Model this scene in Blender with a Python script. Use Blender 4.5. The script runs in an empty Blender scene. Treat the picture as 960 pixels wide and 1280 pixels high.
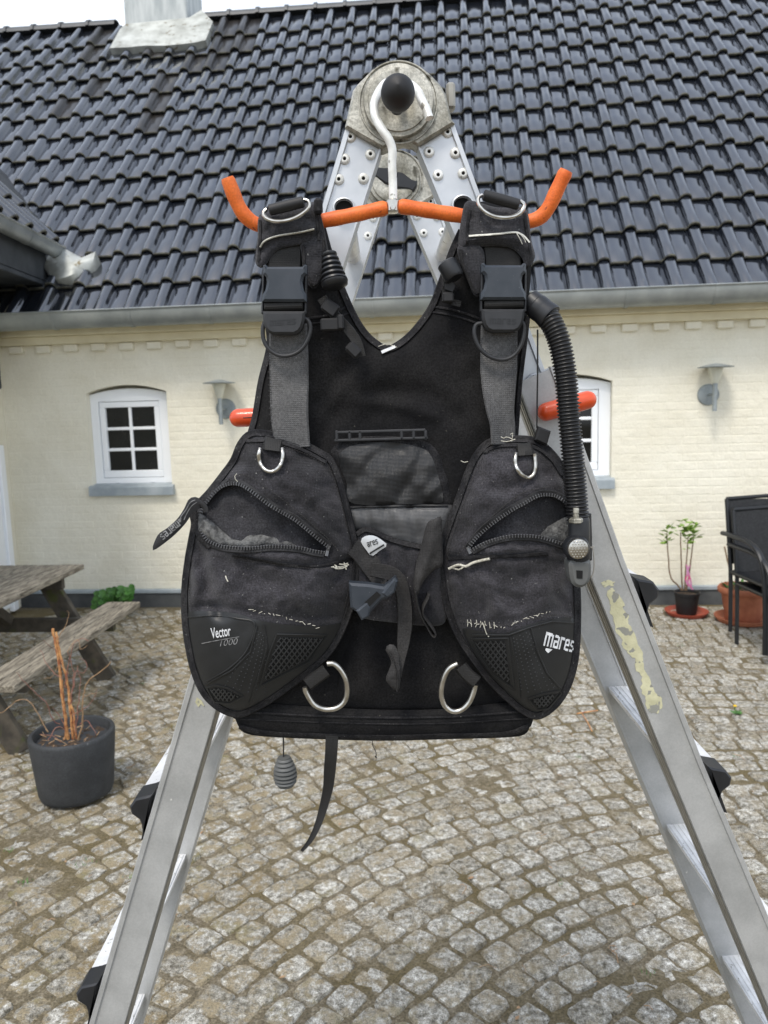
import bpy, math, random
import numpy as np
from math import radians, sin, cos, pi, hypot, atan2, tan
from mathutils import Vector, Matrix, noise as mnoise
from mathutils.geometry import delaunay_2d_cdt, tessellate_polygon
random.seed(7); rng = np.random.default_rng(7)
SC = bpy.context.scene
COL = SC.collection

# ------------------------------------------------------------------ camera
F, CX, CY, CAMH = 961.0, 480.0, 640.0, 1.65
PITCH, ROLL = radians(7.84), radians(1.62)
fw = np.array([0, cos(PITCH), -sin(PITCH)]); up0 = np.array([0, sin(PITCH), cos(PITCH)]); x0 = np.array([1., 0, 0])
RT = x0*cos(ROLL) - up0*sin(ROLL); UP = x0*sin(ROLL) + up0*cos(ROLL)
cam = bpy.data.cameras.new('camera'); camo = bpy.data.objects.new('camera', cam); COL.objects.link(camo)
cam.sensor_fit = 'HORIZONTAL'; cam.sensor_width = 36; cam.lens = 36*F/960
cam.clip_start = .05; cam.clip_end = 800
camo.matrix_world = Matrix(((RT[0], UP[0], -fw[0], 0), (RT[1], UP[1], -fw[1], 0), (RT[2], UP[2], -fw[2], CAMH), (0, 0, 0, 1)))
cam.dof.use_dof = True; cam.dof.focus_distance = 1.0; cam.dof.aperture_fstop = 14
SC.camera = camo
SC.render.resolution_x = 768; SC.render.resolution_y = 1024
# ------------------------------------------------------------------ sky, sun, exposure
SUN_EL, SUN_AZ = radians(58), radians(205)      # azimuth clockwise from +Y: behind the camera, a little to the left
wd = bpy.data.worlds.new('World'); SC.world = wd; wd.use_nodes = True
nt = wd.node_tree; nt.nodes.clear()
def N(t, **k):
    n = nt.nodes.new(t)
    for a, b in k.items(): setattr(n, a, b)
    return n
out = N('ShaderNodeOutputWorld'); bg1 = N('ShaderNodeBackground'); bg2 = N('ShaderNodeBackground'); mx = N('ShaderNodeMixShader')
sky = N('ShaderNodeTexSky', sky_type='NISHITA', sun_disc=False, sun_elevation=SUN_EL, sun_rotation=SUN_AZ, dust_density=2.0)
nt.links.new(sky.outputs[0], bg1.inputs[0]); bg1.inputs[1].default_value = .15
tc = N('ShaderNodeTexCoord'); ns = N('ShaderNodeTexNoise'); ns.inputs['Scale'].default_value = 2.2; ns.inputs['Detail'].default_value = 5
nt.links.new(tc.outputs['Generated'], ns.inputs['Vector'])
cr = N('ShaderNodeValToRGB'); cr.color_ramp.elements[0].position = .3; cr.color_ramp.elements[0].color = (.42,.42,.42,1)
cr.color_ramp.elements[1].position = .62; cr.color_ramp.elements[1].color = (.85,.85,.85,1)
nt.links.new(ns.outputs['Fac'], cr.inputs['Fac'])
bg2.inputs[0].default_value = (.86, .92, 1.0, 1); bg2.inputs[1].default_value = 1.05
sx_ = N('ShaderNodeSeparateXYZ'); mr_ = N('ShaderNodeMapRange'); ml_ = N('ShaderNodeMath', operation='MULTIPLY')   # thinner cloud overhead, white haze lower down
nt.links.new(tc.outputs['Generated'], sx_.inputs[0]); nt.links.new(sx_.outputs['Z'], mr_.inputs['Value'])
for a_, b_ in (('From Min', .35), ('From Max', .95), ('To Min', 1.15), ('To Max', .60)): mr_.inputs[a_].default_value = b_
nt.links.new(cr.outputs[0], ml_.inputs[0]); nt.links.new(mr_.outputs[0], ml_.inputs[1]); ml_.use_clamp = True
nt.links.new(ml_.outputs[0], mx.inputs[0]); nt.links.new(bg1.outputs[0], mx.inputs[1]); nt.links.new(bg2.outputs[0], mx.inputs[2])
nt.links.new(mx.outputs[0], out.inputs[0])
sl = bpy.data.lights.new('sun', 'SUN'); so = bpy.data.objects.new('sun', sl); COL.objects.link(so)
sl.energy = 1.5; sl.angle = radians(14); sl.color = (1, .94, .85)
sd = Vector((sin(SUN_AZ)*cos(SUN_EL), cos(SUN_AZ)*cos(SUN_EL), sin(SUN_EL)))
so.rotation_euler = sd.to_track_quat('Z', 'Y').to_euler()
so.location = (0, 0, 8)
SC.view_settings.view_transform = 'Standard'; SC.view_settings.look = 'None'; SC.view_settings.gamma = 1
SC.view_settings.use_curve_mapping = False; SC.view_settings.exposure = .62
SC.cycles.max_bounces = 6

# ------------------------------------------------------------------ pixel <-> place
def ray(x, y): return fw + RT*(x-CX)/F - UP*(y-CY)/F
def P(x, y, Y):
    d = ray(x, y); q = d*(Y/d[1]); return (q[0], Y, q[2]+CAMH)
def Pz(x, y, z):
    d = ray(x, y); q = d*((z-CAMH)/d[2]); return (q[0], q[1], z)
def PA(px, py, Y):   # arrays
    px = np.asarray(px, float); py = np.asarray(py, float); Y = np.broadcast_to(Y, px.shape)
    d = fw[None] + RT[None]*((px-CX)/F)[:, None] - UP[None]*((py-CY)/F)[:, None]
    return d*(Y/d[:, 1])[:, None] + np.array([0, 0, CAMH])
YAW, WD = radians(5.28), 5.901*1.065
wc, ws = cos(YAW), sin(YAW)
def Wl(t, z, off=0): return (t*wc - off*ws, WD - t*ws - off*wc, z)
def wpx(x, y, off=0):
    d = ray(x, y); n = np.array([ws, wc, 0]); p0 = np.array(Wl(0, 0, off)); k = (p0 @ n)/(d @ n)
    q = d*k; return (q[0]*wc - q[1]*ws + WD*ws, q[2]+CAMH)

# ------------------------------------------------------------------ materials
def lin(c): return tuple(((v/255)/12.92 if v/255 <= .04045 else ((v/255+.055)/1.055)**2.4) for v in c)
MAT = {}
def mat(name, c1, c2=None, sc=20, det=4, rough=.6, metal=0., bump=0., bsc=80, bdist=.002, spec=.5, coat=0, lo=.35, hi=.65, c3=None, sc3=150, t3=.68, w3=.04, rvar=0, weave=0, wsc=500, coatior=1.5, grain=0, gsc=420, stretch=None, trans=0, sheen=0, island=0, bump2=None):
    if name in MAT: return MAT[name]
    m = bpy.data.materials.new(name); m.use_nodes = True; t = m.node_tree; n = t.nodes; L = t.links.new
    b = n['Principled BSDF']; g = n.new('ShaderNodeNewGeometry'); pos = g.outputs['Position']
    if stretch:
        mp = n.new('ShaderNodeMapping'); mp.inputs['Scale'].default_value = stretch[:3]
        if len(stretch) > 3: mp.inputs['Rotation'].default_value = stretch[3]
        L(pos, mp.inputs['Vector']); pos = mp.outputs[0]
    def nz(scale, d=det, r=.55):
        q = n.new('ShaderNodeTexNoise'); q.inputs['Scale'].default_value = scale; q.inputs['Detail'].default_value = d; q.inputs['Roughness'].default_value = r
        L(pos, q.inputs['Vector']); return q.outputs['Fac']
    def ramp(src, a, bb, ca, cb):
        q = n.new('ShaderNodeValToRGB'); q.color_ramp.elements[0].position = a; q.color_ramp.elements[1].position = bb
        q.color_ramp.elements[0].color = (*ca, 1); q.color_ramp.elements[1].color = (*cb, 1); L(src, q.inputs['Fac']); return q.outputs[0]
    def mix(a, bcol, f):
        q = n.new('ShaderNodeMix'); q.data_type = 'RGBA'; L(f, q.inputs['Factor'])
        for s, v in ((q.inputs[6], a), (q.inputs[7], bcol)):
            if isinstance(v, tuple): s.default_value = (*v, 1)
            else: L(v, s)
        return q.outputs[2]
    c = c1
    if c2 is not None: c = ramp(nz(sc), lo, hi, c1, c2)
    if c3 is not None:
        f = ramp(nz(sc3, 2), t3, t3+w3, (0, 0, 0), (1, 1, 1)); c = mix(c, c3, f)
    if grain:
        v = ramp(nz(gsc, 2, .8), .36, .64, (1-grain,)*3, (1+grain*.9,)*3); q = n.new('ShaderNodeMix'); q.data_type = 'RGBA'; q.blend_type = 'MULTIPLY'; q.inputs['Factor'].default_value = 1
        if isinstance(c, tuple): q.inputs[6].default_value = (*c, 1)
        else: L(c, q.inputs[6])
        L(v, q.inputs[7]); c = q.outputs[2]
    if island:
        q = n.new('ShaderNodeObjectInfo'); a = n.new('ShaderNodeMath'); a.operation = 'ADD'; L(q.outputs['Random'], a.inputs[0]); L(g.outputs['Random Per Island'], a.inputs[1])
        fr = n.new('ShaderNodeMath'); fr.operation = 'FRACT'; L(a.outputs[0], fr.inputs[0])
        v = ramp(fr.outputs[0], 0, 1, (1-island,)*3, (1, 1, 1)); q = n.new('ShaderNodeMix'); q.data_type = 'RGBA'; q.blend_type = 'MULTIPLY'; q.inputs['Factor'].default_value = 1
        if isinstance(c, tuple): q.inputs[6].default_value = (*c, 1)
        else: L(c, q.inputs[6])
        L(v, q.inputs[7]); c = q.outputs[2]
    if isinstance(c, tuple): b.inputs['Base Color'].default_value = (*c, 1)
    else: L(c, b.inputs['Base Color'])
    b.inputs['Roughness'].default_value = rough; b.inputs['Metallic'].default_value = metal
    b.inputs['Specular IOR Level'].default_value = spec; b.inputs['Coat Weight'].default_value = coat; b.inputs['Coat Roughness'].default_value = .07; b.inputs['Coat IOR'].default_value = coatior
    if sheen: b.inputs['Sheen Weight'].default_value = sheen; b.inputs['Sheen Roughness'].default_value = .6
    if trans: b.inputs['Transmission Weight'].default_value = trans
    if rvar:
        q = n.new('ShaderNodeMapRange'); q.inputs['To Min'].default_value = rough-rvar; q.inputs['To Max'].default_value = rough+rvar
        L(nz(sc*1.7), q.inputs['Value']); L(q.outputs[0], b.inputs['Roughness'])
    h = None
    if bump:
        h = nz(bsc, 6, .6)
        if bump2:
            a = n.new('ShaderNodeMath'); a.operation = 'MULTIPLY_ADD'; L(nz(bump2[0], 3), a.inputs[0]); a.inputs[1].default_value = bump2[1]; L(h, a.inputs[2]); h = a.outputs[0]
    if weave:
        wv = []
        for d in ('X', 'Z'):
            w = n.new('ShaderNodeTexWave'); w.bands_direction = d; w.inputs['Scale'].default_value = wsc; w.inputs['Distortion'].default_value = .6; L(pos, w.inputs['Vector']); wv.append(w.outputs['Fac'])
        a = n.new('ShaderNodeMath'); a.operation = 'MULTIPLY'; L(wv[0], a.inputs[0]); L(wv[1], a.inputs[1])
        s = n.new('ShaderNodeMath'); s.operation = 'MULTIPLY'; s.inputs[1].default_value = weave; L(a.outputs[0], s.inputs[0])
        if h is None: h = s.outputs[0]
        else:
            k = n.new('ShaderNodeMath'); L(h, k.inputs[0]); L(s.outputs[0], k.inputs[1]); h = k.outputs[0]
    if h is not None:
        bp = n.new('ShaderNodeBump'); bp.inputs['Strength'].default_value = bump or .5; bp.inputs['Distance'].default_value = bdist
        L(h, bp.inputs['Height']); L(bp.outputs[0], b.inputs['Normal'])
    MAT[name] = m; return m

# ------------------------------------------------------------------ objects
WORLD = {}
def tag(o, label=None, cat=None, group=None, kind=None):
    if label: o['label'] = label
    if cat: o['category'] = cat
    if group: o['group'] = group
    if kind: o['kind'] = kind
    return o
def thing(name, loc, label, cat, group=None, kind=None):
    o = bpy.data.objects.new(name, None); COL.objects.link(o); o.location = loc; WORLD[o] = np.array(loc, float)
    o.empty_display_size = .1
    return tag(o, label, cat, group, kind)
def obj(name, vs, fs, m, parent=None, smooth=True, kind=None, label=None, sharp=None):
    vs = np.asarray(vs, float); c = (vs.min(0)+vs.max(0))/2
    if parent is None: c[2] = vs[:, 2].min()
    me = bpy.data.meshes.new(name); me.from_pydata((vs-c).tolist(), [], fs); me.materials.append(m)
    me.validate()
    if smooth: me.polygons.foreach_set('use_smooth', [True]*len(me.polygons))
    if smooth and sharp: me.set_sharp_from_angle(angle=radians(sharp))
    o = bpy.data.objects.new(name, me); COL.objects.link(o)
    if parent is not None: o.parent = parent; o.location = c - WORLD[parent]
    else: o.location = c
    WORLD[o] = c
    if kind: o['kind'] = kind
    if label: o['label'] = label
    return o
class MB:
    def __init__(s): s.v = []; s.f = []
    def add(s, v, f):
        n = len(s.v); s.v.extend([tuple(map(float, p)) for p in v]); s.f.extend([tuple(i+n for i in q) for q in f]); return s
    def build(s, name, m, parent=None, smooth=True, sharp=35, **k): return obj(name, s.v, s.f, m, parent, smooth, sharp=sharp, **k)
def nrm(v): v = np.asarray(v, float); return v/max(1e-12, np.linalg.norm(v))
def cbox(c, sx, sy, sz, ax=None, ch=.003):
    """chamfered box, ax = 3 axis vectors"""
    A = [np.array(a, float) for a in (ax or ((1, 0, 0), (0, 1, 0), (0, 0, 1)))]; h = np.array([sx, sy, sz])/2; ch = min(ch, h.min()*.8)
    v = []; idx = {}
    for i in (-1, 1):
        for j in (-1, 1):
            for k in (-1, 1):
                for a in range(3):
                    p = np.array([i, j, k])*(h-ch); p[a] = (i, j, k)[a]*h[a]
                    idx[(i, j, k, a)] = len(v); v.append(np.array(c)+p[0]*A[0]+p[1]*A[1]+p[2]*A[2])
    f = []
    for a in range(3):
        b, d = (a+1) % 3, (a+2) % 3
        for s in (-1, 1):
            q = []
            for (m1, m2) in ((-1, -1), (1, -1), (1, 1), (-1, 1)):
                t = [0, 0, 0]; t[a] = s; t[b] = m1; t[d] = m2; q.append(idx[(*t, a)])
            f.append(q if s > 0 else q[::-1])
        for s1 in (-1, 1):
            for s2 in (-1, 1):
                q = []
                for (m, aa) in ((-1, b), (1, b), (1, d), (-1, d)):
                    t = [0, 0, 0]; t[a] = m; t[b] = s1; t[d] = s2; q.append(idx[(*t, aa)])
                f.append(q if s1*s2 > 0 else q[::-1])
    for i in (-1, 1):
        for j in (-1, 1):
            for k in (-1, 1):
                q = [idx[(i, j, k, a)] for a in range(3)]; f.append(q if i*j*k > 0 else q[::-1])
    return v, f
def spline(pts, step=None, n=None, closed=False):
    p = np.asarray(pts, float); m = len(p)
    def g(i): return p[i % m] if closed else (p[i] if 0 <= i < m else (2*p[0]-p[1] if i < 0 else 2*p[-1]-p[-2]))
    o = []
    for i in range(m if closed else m-1):
        a, b, c, d = g(i-1), g(i), g(i+1), g(i+2)
        for k in range(12):
            t = k/12; o.append(.5*((2*b)+(-a+c)*t+(2*a-5*b+4*c-d)*t*t+(-a+3*b-3*c+d)*t**3))
    if not closed: o.append(p[-1])
    o = np.array(o); q = np.vstack([o, o[:1]]) if closed else o
    s = np.concatenate([[0], np.cumsum(np.linalg.norm(np.diff(q, axis=0), axis=1))])
    k = n or max(3, int(round(s[-1]/step)))
    u = np.linspace(0, s[-1], k+1)[:-1] if closed else np.linspace(0, s[-1], k)
    return np.stack([np.interp(u, s, q[:, a]) for a in range(q.shape[1])], 1)
def resample(p, step, closed=False):
    p = np.asarray(p, float); q = np.vstack([p, p[:1]]) if closed else p
    s = np.concatenate([[0], np.cumsum(np.linalg.norm(np.diff(q, axis=0), axis=1))])
    o = []
    for i in range(len(q)-1):
        k = max(1, int(round((s[i+1]-s[i])/step)))
        for j in range(k): o.append(q[i]+(q[i+1]-q[i])*j/k)
    if not closed: o.append(q[-1])
    return np.array(o)
def tube(path, r, seg=10, closed=False, cap=True, sy=1., upv=None):
    p = np.asarray(path, float); n = len(p); r = np.broadcast_to(r, (n,))
    tg = np.array([nrm((p[(i+1) % n] if closed or i < n-1 else p[i])-(p[i-1] if closed or i > 0 else p[i])) for i in range(n)])
    a = np.array(upv if upv is not None else ((0, 1, 0) if abs(tg[0][1]) < .9 else (1, 0, 0)), float)
    v = []; f = []
    for i in range(n):
        a0 = np.array(upv, float) if upv is not None else a
        a = nrm(a0-tg[i]*(a0@tg[i])); b = np.cross(tg[i], a)
        for k in range(seg):
            w = 2*pi*k/seg; v.append(p[i]+r[i]*(cos(w)*a*sy+sin(w)*b))
    m = n if closed else n-1
    for i in range(m):
        for k in range(seg):
            i2 = (i+1) % n; k2 = (k+1) % seg
            f.append((i*seg+k, i2*seg+k, i2*seg+k2, i*seg+k2))
    if cap and not closed: f.append(tuple(range(seg))); f.append(tuple(range((n-1)*seg, n*seg))[::-1])
    return v, f
def lathe(prof, org, ax=(0, 0, 1), seg=24, cap=True):
    ax = nrm(ax); a = nrm(np.cross(ax, (0, 1, 0) if abs(ax[1]) < .9 else (1, 0, 0))); b = np.cross(ax, a); v = []; f = []
    for r, h in prof:
        for k in range(seg):
            w = 2*pi*k/seg; v.append(np.array(org)+ax*h+r*(cos(w)*a+sin(w)*b))
    for i in range(len(prof)-1):
        for k in range(seg):
            k2 = (k+1) % seg; f.append((i*seg+k, i*seg+k2, (i+1)*seg+k2, (i+1)*seg+k))
    if cap: f.append(tuple(range(seg))[::-1]); f.append(tuple(range((len(prof)-1)*seg, len(prof)*seg)))
    return v, f
def prism(poly, vec, ch=0):
    """3D polygon (list of points, planar) extruded along vec; ch = chamfer towards the face at the start"""
    p = np.asarray(poly, float); n = len(p); vec = np.asarray(vec, float); c = p.mean(0); v = []; f = []
    tri = tessellate_polygon([[Vector(q) for q in p]])
    if ch:
        L = np.linalg.norm(vec); u = vec/L; e = []
        for i in range(n):
            d1 = nrm(p[i]-p[i-1]); d2 = nrm(p[(i+1) % n]-p[i]); n1 = np.cross(d1, u); n2 = np.cross(d2, u)
            m = n1+n2; m = m/max(.3, (m@m)/2) if m@m > 1e-9 else n1
            e.append(m)
        area = sum(np.cross(p[i]-c, p[(i+1) % n]-c)@u for i in range(n)); sg = -1 if area > 0 else 1
        inner = np.array([p[i]+sg*e[i]*ch for i in range(n)])
        rows = [inner, p+u*ch, p+vec]
    else: rows = [p, p+vec]
    for r_ in rows: v.extend(r_)
    k = len(rows)
    for r_ in range(k-1):
        for i in range(n): j = (i+1) % n; f.append((r_*n+i, r_*n+j, (r_+1)*n+j, (r_+1)*n+i))
    f += [tuple(t) for t in tri]; f += [tuple((k-1)*n+q for q in t[::-1]) for t in tri]
    return v, f
def fixn(vs, fs):
    import bmesh
    me = bpy.data.meshes.new('t'); me.from_pydata([tuple(v) for v in vs], [], fs); bm = bmesh.new(); bm.from_mesh(me); bmesh.ops.recalc_face_normals(bm, faces=bm.faces)
    bm.to_mesh(me); bm.free(); v = [tuple(q.co) for q in me.vertices]; f = [tuple(q.vertices) for q in me.polygons]; bpy.data.meshes.remove(me); return v, f
def pxprism(poly, Y, th, ch=.001):  # outline given in photo coordinates, standing at distance Y, real thickness th
    return fixn(*prism([P(x, y, Y) for x, y in poly], (0, th, 0), ch))
# distance of points to polyline (photo coordinates, about one unit per mm at the vest)
def dseg(px, py, line, closed=False):
    L = np.asarray(line, float); L = np.vstack([L, L[:1]]) if closed else L; best = np.full(np.shape(px), 1e9)
    for a, b in zip(L[:-1], L[1:]):
        d = b-a; l2 = max(1e-9, d@d); t = np.clip(((px-a[0])*d[0]+(py-a[1])*d[1])/l2, 0, 1)
        best = np.minimum(best, np.hypot(px-a[0]-t*d[0], py-a[1]-t*d[1]))
    return best
def inside(px, py, poly):
    L = np.asarray(poly, float); c = np.zeros(np.shape(px), bool); j = len(L)-1
    for i in range(len(L)):
        a, b = L[i], L[j]; cond = (a[1] > py) != (b[1] > py)
        with np.errstate(divide='ignore', invalid='ignore'):
            xx = (b[0]-a[0])*(py-a[1])/(b[1]-a[1]+1e-12)+a[0]
        c ^= cond & (px < xx); j = i
    return c
def nz2(px, py, s, seed=0, o=3): return np.array([mnoise.fractal(Vector((x/s, y/s, seed*7.3)), 1., 2., o) for x, y in zip(np.ravel(px), np.ravel(py))]).reshape(np.shape(px))
class Surf:
    """a soft sheet: outline, base distance, cushion, creases; callable -> distance of its front"""
    def __init__(s, outline, Y, bulge=0, k=25, creases=(), wr=0, wrs=40, seed=0, wr2=0, tilt=None, extra=None, smooth=True, flat=9e9):
        s.flat = flat; s.out = spline(outline, step=5, closed=True) if smooth else resample(outline, 5, True)
        s.Y, s.b, s.k, s.cr, s.wr, s.wrs, s.seed, s.wr2, s.tilt, s.extra = Y, bulge, k, creases, wr, wrs, seed, wr2, tilt, extra
    def __call__(s, px, py):
        px = np.atleast_1d(np.asarray(px, float)); py = np.atleast_1d(np.asarray(py, float))
        d = np.where(inside(px, py, s.out), dseg(px, py, s.out, True), 0)
        e = 1-np.exp(-d/s.k); Y = s.Y-s.b*e
        if s.tilt: Y = Y+s.tilt(px, py)
        for ln, w, amp in s.cr: Y = Y+amp*np.exp(-(dseg(px, py, spline(ln, step=8) if len(ln) > 2 else ln)/w)**2)
        g = np.clip(d/12, 0, 1)*(1-.88*np.clip((py-s.flat)/22, 0, 1))
        if s.wr: Y = Y+s.wr*g*nz2(px, py, s.wrs, s.seed)
        if s.wr2: Y = Y+s.wr2*g*(np.abs(nz2(px*.5+py*.25, py-px*.3, 14, s.seed+3, 2)))
        if s.extra: Y = Y+s.extra(px, py, d)
        return Y
def sheet(name, S, th, m, parent, step=5, hole=None, lift=0, outline=None, label=None, smooth_out=True):
    out = S.out if outline is None else (spline(outline, step=step, closed=True) if smooth_out else resample(outline, step, True))
    x0_, y0_ = out.min(0); x1_, y1_ = out.max(0)
    gx, gy = np.meshgrid(np.arange(x0_, x1_, step), np.arange(y0_, y1_, step*.87)); gx = gx+(np.arange(gx.shape[0]) % 2)[:, None]*step*.5
    gx = gx.ravel(); gy = gy.ravel(); k = inside(gx, gy, out); gx, gy = gx[k], gy[k]; k = dseg(gx, gy, out, True) > step*.55; gx, gy = gx[k], gy[k]
    pts = [tuple(p) for p in out]; fl = [list(range(len(out)))]; ed = []
    if hole is not None:
        h = resample(hole, step*.8, True); k = dseg(gx, gy, h, True) > step*.5; k &= ~inside(gx, gy, h); gx, gy = gx[k], gy[k]
        n0 = len(pts); pts += [tuple(p) for p in h]; ed = [(n0+i, n0+(i+1) % len(h)) for i in range(len(h))]
    pts += list(zip(gx, gy))
    vv, _, ff, _, _, _ = delaunay_2d_cdt([Vector(p) for p in pts], ed, fl, 1, 1e-4)
    V = np.array([tuple(v) for v in vv]); T = [tuple(f) for f in ff]
    if hole is not None:
        cc = np.array([V[list(t)].mean(0) for t in T]); ins = inside(cc[:, 0], cc[:, 1], h); T = [t for t, q in zip(T, ins) if not q]
    Y = S(V[:, 0], V[:, 1])-lift; fr = PA(V[:, 0], V[:, 1], Y); bk = PA(V[:, 0], V[:, 1], np.maximum(Y+th*.4, S.Y+th-lift) if not callable(th) else th(V[:, 0], V[:, 1]))
    n = len(V); ec = {}
    for t in T:
        for i in range(3): a, b = t[i], t[(i+1) % 3]; ec[(a, b)] = 1
    F_ = list(T)+[tuple(n+i for i in t[::-1]) for t in T]
    for (a, b) in ec:
        if (b, a) not in ec: F_.append((b, a, n+a, n+b))
    # faces towards the camera
    a, b, c = fr[list(T[0])]; 
    vs = np.vstack([fr, bk])
    if np.cross(b-a, c-a)[1] > 0: F_ = [f[::-1] for f in F_]
    return obj(name, vs, F_, m, parent, True, label=label, sharp=60)
def band(path, S, w, th=.0015, lift=.0005, closed=False, step=4, smooth=True, fr=(-1, -.75, 0, .75, 1), hg=(-.6, .8, 1, .8, -.6)):
    """a strip lying on a surface: webbing, binding, piping"""
    p = (spline(path, step=step, closed=closed) if smooth else resample(path, step, closed)); n = len(p)
    w = np.interp(np.linspace(0, 1, n), np.linspace(0, 1, len(np.atleast_1d(w))), np.atleast_1d(w)) if np.ndim(w) else np.full(n, float(w))
    t = np.roll(p, -1, 0)-np.roll(p, 1, 0)
    if not closed: t[0] = p[1]-p[0]; t[-1] = p[-1]-p[-2]
    t /= np.maximum(1e-9, np.linalg.norm(t, axis=1))[:, None]; nn = np.stack([-t[:, 1], t[:, 0]], 1); m = len(fr); V = []
    Sf = S if callable(S) else (lambda x, y: np.full(np.shape(x), float(S)))
    cols = []
    for a, h in zip(fr, hg):
        q = p+nn*(w*.5*a)[:, None]; cols.append(PA(q[:, 0], q[:, 1], Sf(q[:, 0], q[:, 1])-lift-th*h))
    V = np.stack(cols, 1).reshape(-1, 3); f = []
    for i in range(n if closed else n-1):
        j = (i+1) % n
        for k in range(m-1): f.append((i*m+k, i*m+k+1, j*m+k+1, j*m+k))
        f.append((i*m+m-1, i*m, j*m, j*m+m-1))
    if not closed: f.append(tuple(range(m))); f.append(tuple(range((n-1)*m, n*m))[::-1])
    return V, f
def onpath(path, S, lift, r, seg=8, closed=False, step=3, sy=1):
    p = spline(path, step=step, closed=closed); Y = S(p[:, 0], p[:, 1]) if callable(S) else np.full(len(p), float(S))
    return tube(PA(p[:, 0], p[:, 1], Y-lift), r, seg, closed, sy=sy)
FONTC = {}
def text2d(s, bold=0., shear=0.):
    key = (s, bold, shear)
    if key not in FONTC:
        cu = bpy.data.curves.new('txt', 'FONT'); cu.body = s; cu.offset = bold; cu.shear = shear; cu.resolution_u = 3; cu.size = 1
        o = bpy.data.objects.new('txt', cu); COL.objects.link(o); bpy.context.view_layer.update()
        me = o.evaluated_get(bpy.context.evaluated_depsgraph_get()).to_mesh()
        v = np.array([tuple(q.co)[:2] for q in me.vertices]); f = [tuple(p.vertices) for p in me.polygons]
        o.to_mesh_clear(); bpy.data.objects.remove(o)
        v[:, 0] -= v[:, 0].min(); v[:, 0] /= v[:, 0].max(); FONTC[key] = (v, f)
    return FONTC[key]
def lettering(s, x, y, w, h, ang, S, lift, th, bold=.02, shear=0, xf=None):
    """raised flat letters; x,y baseline start, w width, h height of capital"""
    v, f = text2d(s, bold, shear); u = v[:, 0]*w; k = v[:, 1]/.7*h
    if xf: u = xf(v[:, 0])*w
    ca, sa = cos(ang), sin(ang); X = x+u*ca+k*sa; Yp = y+u*sa-k*ca
    d = S(X, Yp) if callable(S) else np.full(len(X), float(S))
    a = PA(X, Yp, d-lift); b = PA(X, Yp, d-lift+th); n = len(v); ec = {}
    for t in f:
        for i in range(len(t)): ec[(t[i], t[(i+1) % len(t)])] = 1
    F_ = [t for t in f]+[tuple(n+i for i in t[::-1]) for t in f]+[(b_, a_, n+a_, n+b_) for (a_, b_) in ec if (b_, a_) not in ec]
    return fixn(np.vstack([a, b]), F_)

GLY = {'m': (1.3, [(0, 0, .24, 1), (.24, .78, .53, 1), (.53, 0, .77, 1), (.77, .78, 1.06, 1), (1.06, 0, 1.3, .93)]),
       'a': (.86, [(.06, .8, .62, 1), (.62, 0, .86, .93), (0, .02, .24, .58), (.24, .42, .62, .6), (.24, 0, .62, .18)]),
       'r': (.72, [(0, 0, .24, 1), (.24, .78, .72, 1)]),
       'e': (.86, [(0, .06, .24, .94), (.24, .8, .8, 1), (.62, .42, .86, .8), (.24, .42, .62, .58), (.24, 0, .84, .2)]),
       's': (.84, [(.06, .8, .82, 1), (0, .5, .24, .8), (.24, .42, .62, .58), (.6, .2, .84, .42), (.02, 0, .62, .2)])}
def blocktext(s, x, y, w, h, ang, S, lift, th, taper=0.):
    """square cut letters, each stroke a thin raised block"""
    tot = sum(GLY[c][0] for c in s)+.17*(len(s)-1); ca, sa = cos(ang), sin(ang); o = 0; V = []; F_ = []
    for c in s:
        for (a, b, c2, d) in GLY[c][1]:
            u0, u1 = (o+a)/tot, (o+c2)/tot; qs = []
            for u, v in ((u0, b), (u1, b), (u1, d), (u0, d)):
                uu = u*(1+taper-taper*u)*w; vv = v*h*(1-taper*1.4*u); X = x+uu*ca+vv*sa; Y2 = y+uu*sa-vv*ca
                qs.append((X, Y2, float(S(X, Y2)[0]) if callable(S) else S))
            n = len(V); V += [P(X, Y2, D-lift) for X, Y2, D in qs]+[P(X, Y2, D-lift+th) for X, Y2, D in qs]
            F_ += [(n, n+1, n+2, n+3)]+[(n+i, n+4+i, n+4+(i+1) % 4, n+(i+1) % 4) for i in range(4)]
        o += GLY[c][0]+.17
    return V, F_

# ================================================================== MATERIALS
def g(v): return (v, v, v)
mCream = mat('cream_painted_brick', lin((232, 228, 212)), lin((225, 220, 202)), sc=3.2, rough=.85, bump=.5, bsc=11, bdist=.02, bump2=(90, .12), c3=lin((205, 199, 176)), sc3=9, t3=.73, w3=.12, spec=.2, grain=0.05, gsc=120)
mCornice = mat('cream_cornice', lin((226, 218, 190)), lin((214, 205, 175)), sc=5, rough=.85, bump=.3, bsc=30, bdist=.004, spec=.2)
mPlinth = mat('black_plinth', lin((62, 64, 66)), lin((84, 86, 86)), sc=6, rough=.8, bump=.3, bsc=30)
mPlinthTop = mat('plinth_ledge_grey', lin((168, 176, 180)), lin((142, 152, 158)), sc=8, rough=.6)
mTile = mat('glazed_black_tile', (.008, .010, .015), (.016, .020, .029), sc=4, rough=.20, rvar=.05, spec=.6, coat=1, coatior=1.85, bump=.06, bsc=35, bdist=.002, island=.45, c3=(.10, .095, .075), sc3=22, t3=.74, w3=.05)
mTileEdge = mat('tile_edge_lichen', (.02, .02, .02), (.085, .082, .055), sc=26, rough=.8)
mRidge = mat('ridge_tile_grey', (.045, .05, .055), (.07, .075, .08), sc=7, rough=.5)
mZinc = mat('zinc', lin((158, 162, 160)), lin((134, 139, 138)), sc=5, rough=.42, metal=.4, bump=.1, bsc=25, rvar=.1)
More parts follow.
